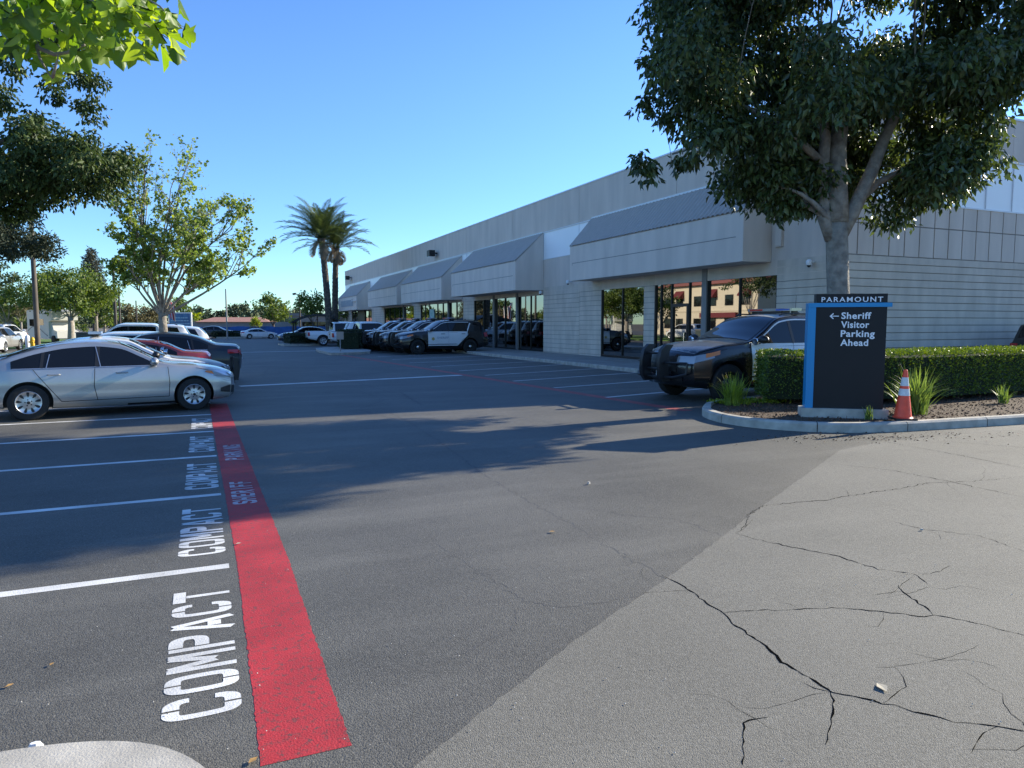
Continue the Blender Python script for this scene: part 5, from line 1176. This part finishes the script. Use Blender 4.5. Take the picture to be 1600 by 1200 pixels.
Pn = []; Dn = []
for px, py, n_ in ((20, 20, 26), (60, 15, 24), (110, 20, 26), (150, 40, 24), (190, 25, 24), (230, 30, 20), (265, 45, 12), (30, 70, 18), (60, 95, 12), (120, 75, 16), (165, 70, 14), (205, 72, 12), (235, 85, 6), (10, 40, 16), (90, -20, 20), (160, -20, 20), (230, -15, 14)):
    for k in range(int(n_ * 1.05)):
        q = Wd(px + random.gauss(0, 18), py - 12 + random.gauss(0, 14), random.uniform(2.75, 3.5)) - O; Pn.append(tuple(q)); Dn.append((random.gauss(.15, .5), random.gauss(0, .5), random.gauss(-.75, .35)))
for k in range(500):
    q = Vector((random.gauss(-.9, 1.1), random.gauss(-.4, 1.2), random.uniform(3.2, 6)))
    Pn.append(tuple(q)); Dn.append((random.gauss(0, .5), random.gauss(0, .5), random.gauss(-.6, .4)))
obj('crown', leaf_mesh('crown', np.array(Pn), np.array(Dn), .088, M['leafM'], fold=.34, shape=MAPLE), t)
# palms
def palm(name, label, loc, h, r, nf, L, seed, lean=0):
    g = random.Random(seed); t = thing(name, label, 'palm tree', loc, 0, 'two tall palms by the building end'); mb = MB(); n = 46; V = []
    pts = []; rad = []
    for i in range(n):
        z = h * i / (n - 1); pts.append(UV(lean * (z / h)**1.6, z)); rad.append(r * (1.25 - .35 * z / h) * (1 + .09 * (i % 2)) * (1 + .55 * max(0, (z / h - .93)) / .07))
    mb.tube(pts, rad, 16); 
    for i in range(240):
        z = h * g.uniform(.08, 1); a = g.uniform(0, 2 * PI); c_ = Vector(UV(lean * (z / h)**1.6, z)); rr = r * (1.25 - .35 * z / h) * (1.5 if z > .95 * h else 1.02); d = Vector((math.cos(a), math.sin(a), 0)); sd_ = Vector((-d.y, d.x, 0)) * .06
        mb.add([c_ + d * rr - sd_, c_ + d * rr + sd_, c_ + d * (rr + .07) + Vector((0, 0, .13))], [(0, 1, 2)])
    mb.build('trunk', M['palmbark'], t)
    top = Vector(UV(lean, h))
    for old in (0, 1):
        V = []; F = []; rib = MB()
        for k in range(nf if not old else 5):
            a = 2 * PI * (k * .381966) + g.uniform(-.2, .2); el = (1.5 - 1.25 * (k / nf) ** 1.1) if not old else g.uniform(-.9, -.5); d = Vector((math.cos(a), math.sin(a), 0)); sd_ = Vector((-d.y, d.x, 0)); p = top + d * .15; ang = el; Lf = L * g.uniform(.82, 1.1) * (1 if not old else .45); N_ = 30; prev = None; rp = [p.copy()]
            for i in range(N_):
                dir_ = d * math.cos(ang) + Vector((0, 0, 1)) * math.sin(ang); p = p + dir_ * Lf / N_; ang -= (.012 + .030 * i / N_ if not old else .03) + .012 * g.random(); rp.append(p.copy()); tt = i / N_
                if tt > .12:
                    ll = (.42 * math.sin(PI * min(1, .12 + tt * .95)) ** .6 + .05) * (L / 2.6)
                    for q in (1, -1):
                        upn = sd_.cross(dir_) * -1
                        o = len(V); e = p + (sd_ * q * .75 + dir_ * .65 + Vector((0, 0, g.uniform(.05, .35) - .25 * old))).normalized() * ll; mid = p.lerp(e, .45) + dir_ * .04
                        V += [tuple(p - dir_ * .012), tuple(p + dir_ * .02), tuple(mid + dir_ * .05), tuple(e), tuple(mid - dir_ * .05)]
                        F += [(o, o + 1, o + 2), (o, o + 2, o + 4), (o + 4, o + 2, o + 3)]
            rib.tube(rp, [.028 * (1 - .85 * i / N_) for i in range(N_ + 1)], 4, cap=False)
        o = len(V); V += rib.v; F2 = [tuple(i + o for i in f) for f in rib.f]
        tri = [f for f in F] + [(f[0], f[1], f[2]) for f in F2] + [(f[0], f[2], f[3]) for f in F2]
        obj('crown' if not old else 'dead_fronds', mesh_np('crown', np.array(V), np.array(tri), M['frond'] if not old else M['frondold']), t)
    return t
palm('palm_tree', 'taller left palm of the pair with a full windswept crown', at(516, 62), 9.0, .25, 58, 3.9, 3, -.55)
palm('palm_tree', 'slightly shorter right palm of the pair beside the building', at(524, 64), 8.4, .24, 44, 3.6, 9, .25)

# ------------------------------------------------------------------ background trees and shrubs
def bg_tree(name, label, px, d, top_y, bot_y, wpx, fork, leaf, ls, dens, bark, seed, group=None, n=26, cat='tree', flat=.85, rf=.34, tr=None):
    k = 1109 / d; z1 = 1.7 + (506 - top_y) / k; z0 = 1.7 + (506 - bot_y) / k; rx = wpx / 2 / k; rz_ = (z1 - z0) / 2
    rr = min(rx, rz_) * rf + .15; cl = ellipsoid_clumps(n, (0, 0, (z0 + z1) / 2), (max(.1, rx - rr * .7), max(.1, rx - rr * .7), max(.1, rz_ - rr * .6)), rr * .75, rr * 1.15, .35, seed)
    return tree(name, label, cat, at(px, d), fork if fork is not None else z0 + .3, tr or max(.1, rx * .06), cl, leaf, ls, dens, bark, group, limbs=10, flat=flat, droop=.3, width=.6)
gT = 'leafy street trees at the left'
bg_tree('street_tree', 'wide bright green tree with pale forked trunk behind the left light pole', 112, 60, 410, 502, 165, 2.3, M['leafG'], .26, 150, M['barkl'], 31, n=60)
bg_tree('street_tree', 'bright green tree just left of the tall black street lamp', 152, 66, 430, 500, 80, 2.4, M['leafG'], .26, 120, M['barkl'], 32, n=30)
bg_tree('street_tree', 'olive green tree with white branches at the left frame edge', 12, 58, 440, 500, 100, 1.9, M['leafG'], .26, 110, M['barkl'], 33, n=26)
bg_tree('street_tree', 'small dull green tree left of the camper', 35, 70, 470, 500, 50, 1.9, M['leafB'], .28, 120, M['barkl'], 34, n=14)
bg_tree('small_tree', 'small bright green tree behind the camper', 118, 78, 492, 525, 24, 1.0, M['leafG'], .26, 120, M['barkl'], 35, n=10)
bg_tree('small_tree', 'bright green young tree right of the camper', 133, 74, 500, 522, 18, .8, M['leafG'], .26, 140, M['barkl'], 36, n=8)
bg_tree('street_tree', 'green tree filling the gap behind the left light pole', 64, 82, 438, 512, 90, 1.9, M['leafG'], .3, 100, M['barkl'], 61, n=34)
bg_tree('street_tree', 'far green tree seen between the black street lamp and the camper', 165, 100, 448, 516, 66, 1.8, M['leafG'], .36, 80, M['barkl'], 62, n=28)
bg_tree('street_tree', 'dark green tree behind the camper at the left edge', 18, 95, 455, 516, 80, 1.8, M['leafG'], .36, 80, M['barkl'], 63, n=28)
bg_tree('dry_tree', 'brownish tree behind the black street lamp', 205, 92, 462, 520, 50, 1.2, M['leafB'], .34, 90, M['barkd'], 37, n=22)
bg_tree('dry_tree', 'brownish olive tree left of the sycamore trunk', 234, 96, 468, 520, 44, 1.2, M['leafB'], .34, 90, M['barkd'], 38, n=22)
bg_tree('tall_tree', 'green tree behind the flag and the sycamore trunk', 276, 120, 462, 505, 70, 2.5, M['leafG'], .45, 60, M['barkd'], 39, n=24)
bg_tree('round_tree', 'dark round street tree left of the palms', 428, 98, 453, 506, 70, 1.6, M['leafC'] if False else M['leafG'], .36, 80, M['barkd'], 40, n=34)
bg_tree('round_tree', 'dark green tree directly left of the palm trunks', 490, 88, 449, 503, 60, 1.7, M['leafG'], .34, 80, M['barkd'], 41, n=28)
bg_tree('round_tree', 'dark green tree between the palms and the building end', 535, 92, 462, 512, 36, 1.5, M['leafG'], .34, 80, M['barkd'], 42, n=16)
bg_tree('round_shrub', 'yellow green clipped round shrub before the blue fence', 399, 90, 492, 511, 24, .3, M['leafY'], .2, 260, M['barkd'], 43, n=12, cat='shrub', rf=.5)
bg_tree('round_shrub', 'yellow green round shrub under the right street lamp', 457, 84, 494, 510, 22, .3, M['leafY'], .2, 260, M['barkd'], 44, n=10, cat='shrub', rf=.5)
bg_tree('small_palm', 'small feathery palm behind the blue fence', 312, 118, 485, 503, 26, 2.0, M['leafY'], .5, 50, M['barkd'], 45, n=9)
# conifer
t = thing('conifer_tree', 'tall dark pointed conifer above the left street trees', 'tree', at(150, 120)); MB().tube([(0, 0, 0), (0, 0, 13)], [.35, .05], 8).build('trunk', M['barkd'], t)
cl = []
for i in range(60):
    z = 4 + 10.2 * (i / 60); rr = 2.9 * (1 - ((z - 4) / 10.6) ** 1.4) + .15; a = i * 2.4; cl.append((rr * .7 * math.cos(a), rr * .7 * math.sin(a), z, .55 + rr * .28))
P, D = clump_leaves(cl, 130, .2, .8, .5); obj('crown', leaf_mesh('crown', P, D, .42, mat('conifer_grey_green', (.06, .062, .035), .8, island=.35, trans=.1), .35), t)
# far tree line: one mass
P = []; cl = []
g = np.random.default_rng(77)
for px in range(-300, 560, 7):
    d = g.uniform(240, 300); x, y, _ = at(px, d); k = 1109 / d; h = (16 + 8 * math.sin(px * .021) + 6 * math.sin(px * .083 + 1) + g.uniform(-2, 5)) / k + 1.7
    for z in np.arange(1.5, h, 2.2): cl.append((x, y, z, 2.4))
P, D = clump_leaves(cl, 16, .2, .8, .5); obj('far_trees', leaf_mesh('far_trees', P, D, 1.1, mat('far_tree_leaf', (.075, .10, .04), .8, island=.35), .7), kind='stuff', label='far tree line along the horizon')
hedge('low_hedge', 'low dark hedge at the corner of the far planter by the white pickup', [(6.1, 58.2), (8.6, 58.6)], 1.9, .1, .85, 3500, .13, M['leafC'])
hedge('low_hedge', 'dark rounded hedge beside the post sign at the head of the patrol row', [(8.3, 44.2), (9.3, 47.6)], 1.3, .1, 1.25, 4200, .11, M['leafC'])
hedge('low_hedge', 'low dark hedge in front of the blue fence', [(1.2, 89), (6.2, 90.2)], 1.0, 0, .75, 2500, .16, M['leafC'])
mb = MB(); n = 20; IS2 = [(6.35, 39.2), (6.9, 38.9), (9.3, 40.6), (9.3, 48.5), (6.9, 48.5), (6.3, 44)]
struct('parking_island', MB().prism(smooth_line(IS2 + [IS2[0]], 1)[:-1], -.02, .14), M['concrete'], label='kerbed island with the post sign')
struct('parking_island', MB().prism([(5.7, 56.8), (9, 57.0), (9, 60), (5.6, 60)], -.02, .14), M['concrete'], label='kerbed island with the low hedge')

# ------------------------------------------------------------------ poles, signs, fence, far structures
def lamp_post(name, label, px, d, top_y, m, r, arm=0, ang=0, base_y=None, head=True):
    k = 1109 / d; h = 1.7 + (506 - top_y) / k; t = thing(name, label, 'street lamp' if head else 'pole', at(px, d))
    MB().tube([(0, 0, 0), (0, 0, h)], [r, r * .75], 10).build('pole', m, t, True)
    if head:
        e = Vector(UV(arm, h + .12)); MB().tube([(0, 0, h - .1), (0, 0, h), e], r * .55, 6).build('arm', m, t)
        v = e + Vector(UV(.3 if arm > 0 else -.3, 0)); mb = MB().tube([e - Vector(UV(.15 if arm > 0 else -.15, -.02)), v], [.14, .10], 8); lh = mb.build('lamp_head', m, t)
        MB().tube([e + Vector((0, 0, -.1)), v + Vector((0, 0, -.12))], [.09, .06], 6).build('lens', M['lens'], lh)
    return t
lamp_post('light_pole', 'thick weathered pole rising into the left trees', 60, 47.3, 300, M['poletan'], .165, head=False)
lamp_post('street_lamp', 'tall black street lamp with arm to the right', 183, 80, 405, M['pole'], .17, 1.0)
lamp_post('light_pole', 'thin dark pole just right of the tall black street lamp', 190, 84, 448, M['pole'], .12, head=False)
lamp_post('light_pole', 'thin dark pole among the brownish trees', 216, 90, 470, M['pole'], .09, head=False)
lamp_post('light_pole', 'slim pale grey pole before the blue fence', 356, 74, 452, M['poleg'], .09, head=False)
lamp_post('street_lamp', 'street lamp with arm to the left near the round shrub', 470, 96, 461, M['pole'], .12, -.6)
lamp_post('light_pole', 'thin pole left of the palm trunks', 497, 90, 455, M['pole'], .09, head=False)
t = thing('flagpole', 'flagpole with a limp red and white flag beside the blue signboard', 'flag', at(265, 80)); MB().tube([(0, 0, 0), (0, 0, 4.6)], .05, 8).build('pole', M['poleg'], t)
mb = MB(); nx, nz = 8, 12
for i in range(nx + 1):
    for j in range(nz + 1):
        u, v = i / nx, j / nz; q = UV(.05 + u * .75 + .12 * v, 4.5 - v * 2.1 - .5 * u + .08 * math.sin(7 * u), .18 * math.sin(9 * u + 2 * v)); mb.v.append(q)
for i in range(nx):
    for j in range(nz): mb.f.append((i * (nz + 1) + j, (i + 1) * (nz + 1) + j, (i + 1) * (nz + 1) + j + 1, i * (nz + 1) + j + 1)); mb.m.append(2 if (i < 3 and j < 5) else i % 2)
mb.build('flag', [mat('flag_red', (.45, .03, .04), .8), mat('flag_white', (.6, .58, .58), .8), mat('flag_blue', (.03, .05, .22), .8)], t, True)
# blue signboard
t = thing('signboard', 'blue illuminated signboard in a white frame beyond the pickups', 'sign', at(283, 84), -R(20)); 
MB().box(-1.35, 1.35, 0, .25, .55, 3.05).build('cabinet', M['cap'], t)
sb = mat('blue_sign_panel', (.02, .09, .22), .35, col2=(.05, .20, .38), vscale=1.2); MB().box(-1.2, 1.2, -.02, 0, .7, 2.92).build('panel', sb, t)
mb = MB()
for k in range(5):
    x = -1.0
    while x < .9: w_ = random.uniform(.1, .3); mb.box(x, x + w_, -.03, -.02, 2.35 - k * .34, 2.47 - k * .34, 0); x += w_ + .06
mb.build('text_lines', mat('pale_sign_text', (.25, .45, .55), .5), t); MB().box(-1.3, -1.15, .05, .2, -.1, .6).box(1.15, 1.3, .05, .2, -.1, .6).build('leg', M['cap'], t)
# blue fence
bf = mat('blue_fence_mesh', (.02, .11, .36), .7, var=.25, vscale=1.5)
t = thing('construction_fence', 'long blue screened fence across the far street', 'fence', (-6, 96.5, 0))
mb = MB(); n = 60
for i in range(n): a, b = i * .5, (i + 1) * .5; ya, yb = .05 * math.sin(i * 1.1), .05 * math.sin((i + 1) * 1.1); mb.add([(a, ya - a * .03, 0.1), (b, yb - b * .03, .1), (b, yb - b * .03, 1.35 + .05 * math.sin(i)), (a, ya - a * .03, 1.35 + .05 * math.sin(i))], [(0, 1, 2, 3)])
mb.build('screen', bf, t); mb = MB()
for i in range(11): mb.box(i * 3 - .05, i * 3 + .05, .08 - i * .09, .16 - i * .09, 0, 1.5)
mb.build('posts', M['poleg'], t)
t = thing('low_house', 'low grey building with a terracotta roof behind the blue fence', 'building', (4, 118, 0), R(-12))
MB().box(-7, 9, 0, 8, 0, 2.0).build('wall', mat('grey_stucco_far', (.30, .29, .27), .9, var=.1), t); MB().extr([(-.6, 2.0), (4, 3.2), (8.6, 2.0)], 0, 1).build('x', M['stucco'], None) if False else None
mb = MB().add([(-5, -.5, 2.0), (6, -.5, 2.0), (6, 8.5, 2.0), (-5, 8.5, 2.0), (-3, 4, 2.75), (4, 4, 2.75)], [(0, 1, 5, 4), (1, 2, 5), (2, 3, 4, 5), (3, 0, 4), (3, 2, 1, 0)]); mb.build('roof', mat('terracotta_roof', (.34, .17, .12), .85, var=.15, vscale=2), t)
t = thing('low_shop', 'low tan flat roofed shop behind the right street lamp', 'building', (16, 112, 0), R(-18))
MB().box(-4, 7, 0, 8, 0, 2.9).build('wall', mat('tan_stucco_far', (.30, .26, .22), .9, var=.1), t); MB().box(-4.2, 7.2, -.2, 8.2, 2.9, 3.3).build('roof', M['joint'], t); MB().box(-2, 5, -.05, .02, .4, 2.0).build('window', M['carglass'], t)
# dark canopy behind the palms
t = thing('carport', 'dark arched canopy behind the palm trunks', 'canopy', at(500, 62), R(-10))
prf = [(-2.4 + i * .4, 1.55 + 1.0 * math.sin(PI * (i + 1) / 13) ** .8) for i in range(12)]; MB().extr([(x, z) for x, z in prf] + [(x, z - .12) for x, z in prf[::-1]], 0, 4).build('roof', M['black'], t)
mb = MB()
for x in (-2.2, 1.9):
    for y in (.2, 3.8): MB().tube([(x, y, 0), (x, y, 1.9)], .06, 8).build('post', M['frame'], t)
# post sign
t = thing('post_sign', 'small tan notice on a thin post at the head of the patrol row', 'sign', (7.15, 40.7, .14), R(-20)); MB().tube([(0, 0, 0), (0, 0, 1.05)], .03, 8).build('post', M['poleg'], t); MB().box(-.2, .2, -.035, -.03, .68, 1.12).build('plate', mat('tan_plate', (.38, .31, .26), .6), t)
# camper
t = thing('motorhome', 'white motorhome with grey swoosh parked under the left street trees', 'motorhome', at(84, 63), R(-62), s=.88)
MB().extr([(-3.3, .5), (-3.3, 3.2), (-3.15, 3.32), (2.2, 3.32), (3.3, 3.1), (3.35, 2.3), (2.5, 2.1), (2.45, .5)], -1.15, 1.15).build('body', mat('camper_white', (.62, .61, .58), .5), t, smooth=1)
MB().extr([(2.45, .5), (2.45, 2.1), (2.75, 2.1), (3.1, 1.35), (3.9, 1.2), (4.0, .55)], -.95, .95).build('cab', mat('camper_white', (.6, .6, .6)), t)
for sg in (1, -1):
    MB().box(-2.6, -1.4, sg * 1.155 - .005, sg * 1.155 + .005, 1.7, 2.4).box(.2, 1.2, sg * 1.155 - .005, sg * 1.155 + .005, 1.8, 2.4).build('window', M['carglass'], t)
    mb = MB(); pts = [(-3.2 + i * .45, 1.15 + .5 * math.sin(i * .35)) for i in range(13)]; mb.add([(x, sg * 1.16, z) for x, z in pts] + [(x, sg * 1.16, z + .10) for x, z in pts], [(i, i + 1, 14 + i, 13 + i) for i in range(12)]); mb.build('swoosh', M['joint'], t)
    for x in (-1.9, 3.2): MB().lathe([(.02, -.12), (.4, -.12), (.4, .12), (.02, .12)], 20, (0, 0, 0), 'y').build('wheel', M['rubber'], t, loc=(x, sg * .98, .4))
MB().box(-3.32, -3.305, -.6, .6, 1.8, 2.5).build('window', M['carglass'], t)
# hydrant and bollard
t = thing('fire_hydrant', 'yellow fire hydrant beside the left pole', 'hydrant', at(52, 48.3), s=1.35); hy = mat('hydrant_yellow', (.65, .42, .02), .5)
MB().lathe([(.15, 0), (.15, .04), (.1, .05), (.09, .4), (.12, .42), (.12, .46), (.1, .5), (.06, .57), (.02, .6), (.001, .6)], 16).tube([(-.17, 0, .35), (.17, 0, .35)], .045, 10).build('barrel', hy, t, smooth=1); MB().tube([(0, -.17, .33), (0, 0, .33)], .06, 10).build('outlet_cap', hy, t)
t = thing('bollard', 'short white bollard left of the hydrant', 'bollard', at(44, 48.4)); MB().lathe([(.13, 0), (.13, .85), (.09, .93), (.001, .95)], 16).build('post', M['signwhite'], t, smooth=1)
# electrical cabinets between the lawn trees
t = thing('utility_cabinet', 'dark green utility cabinets behind the silver sedan roof', 'cabinet', at(148, 44), R(-10)); MB().box(-1.0, 1.3, 0, .6, 0, 1.15).build('casing', mat('dark_green_cabinet', (.03, .05, .05), .6), t); MB().box(-1.03, 1.33, -.03, .63, 1.15, 1.2).build('lid', M['joint'], t)

# ------------------------------------------------------------------ mirrored surroundings to the left of the frame
t = thing('cream_building', 'cream two storey building with dark red awnings mirrored in the windows', 'building', (-33, 74, 0))
cw = mat('cream_stucco', (.60, .52, .38), .9, var=.05)
MB().box(-12, 0, 0, 24, 0, 7.4).box(.001, .12, 0, 24, 3.5, 3.7).build('wall', cw, t); MB().extr([(-12.5, 7.4), (-6, 9.2), (.7, 7.4)], -.6, 24.6).build('roof', mat('red_tile_roof', (.35, .12, .08), .85, var=.15), t)
aw = mat('dark_red_awning', (.13, .018, .022), .8)
for i in range(6):
    for z in (1.0, 4.3):
        fo = MB().box(.02, .08, 1.4 + i * 3.6, 3.1 + i * 3.6, z, z + 1.5).build('window', M['frame'], t); MB().box(.08, .09, 1.5 + i * 3.6, 3.0 + i * 3.6, z + .08, z + 1.42).build('pane', M['carglass'], fo)
    if i % 2 == 0: MB().extr([(.0, 6.7), (.9, 5.7), (.9, 5.5), (0, 5.5)], 1.2 + i * 3.6, 3.3 + i * 3.6).build('awning', aw, t)
MB().box(.0, .5, 4, 12, 2.6, 3.3).build('awning', aw, t)
for i, (x, y, s_, sd_) in enumerate(((-17, 30, 1, 51), (-18, 40, .9, 52), (-17.5, 50.5, 1.05, 53), (-24, 34, 1.1, 54), (-17, 57.5, 1.25, 55), (-26, 100, 1, 56), (-17, 76, 1, 57))):
    cl = ellipsoid_clumps(30, (0, 0, 5.2 * s_), (3 * s_, 3 * s_, 1.9 * s_), .7, 1.1, .35, sd_)
    tree('street_tree', 'bushy green tree mirrored in the windows, standing ' + ['opposite the near door', 'beyond the mirrored hatchback', 'beside the far lawn end', 'behind the first mirrored tree', 'before the cream building', 'past the cream building', 'beyond the camper'][i], 'tree', (x, y, 0), 2.6, .17, cl, M['leafG'] if i % 2 else M['leafL'], .24, 130, M['barkl'], limbs=12, width=.6)
hedge('low_hedge', 'bright low hedge along the lot beyond the lawn strip', [(-15.5, 22), (-15.5, 48)], 1.2, 0, 1.0, 5000, .16, M['leafH'])
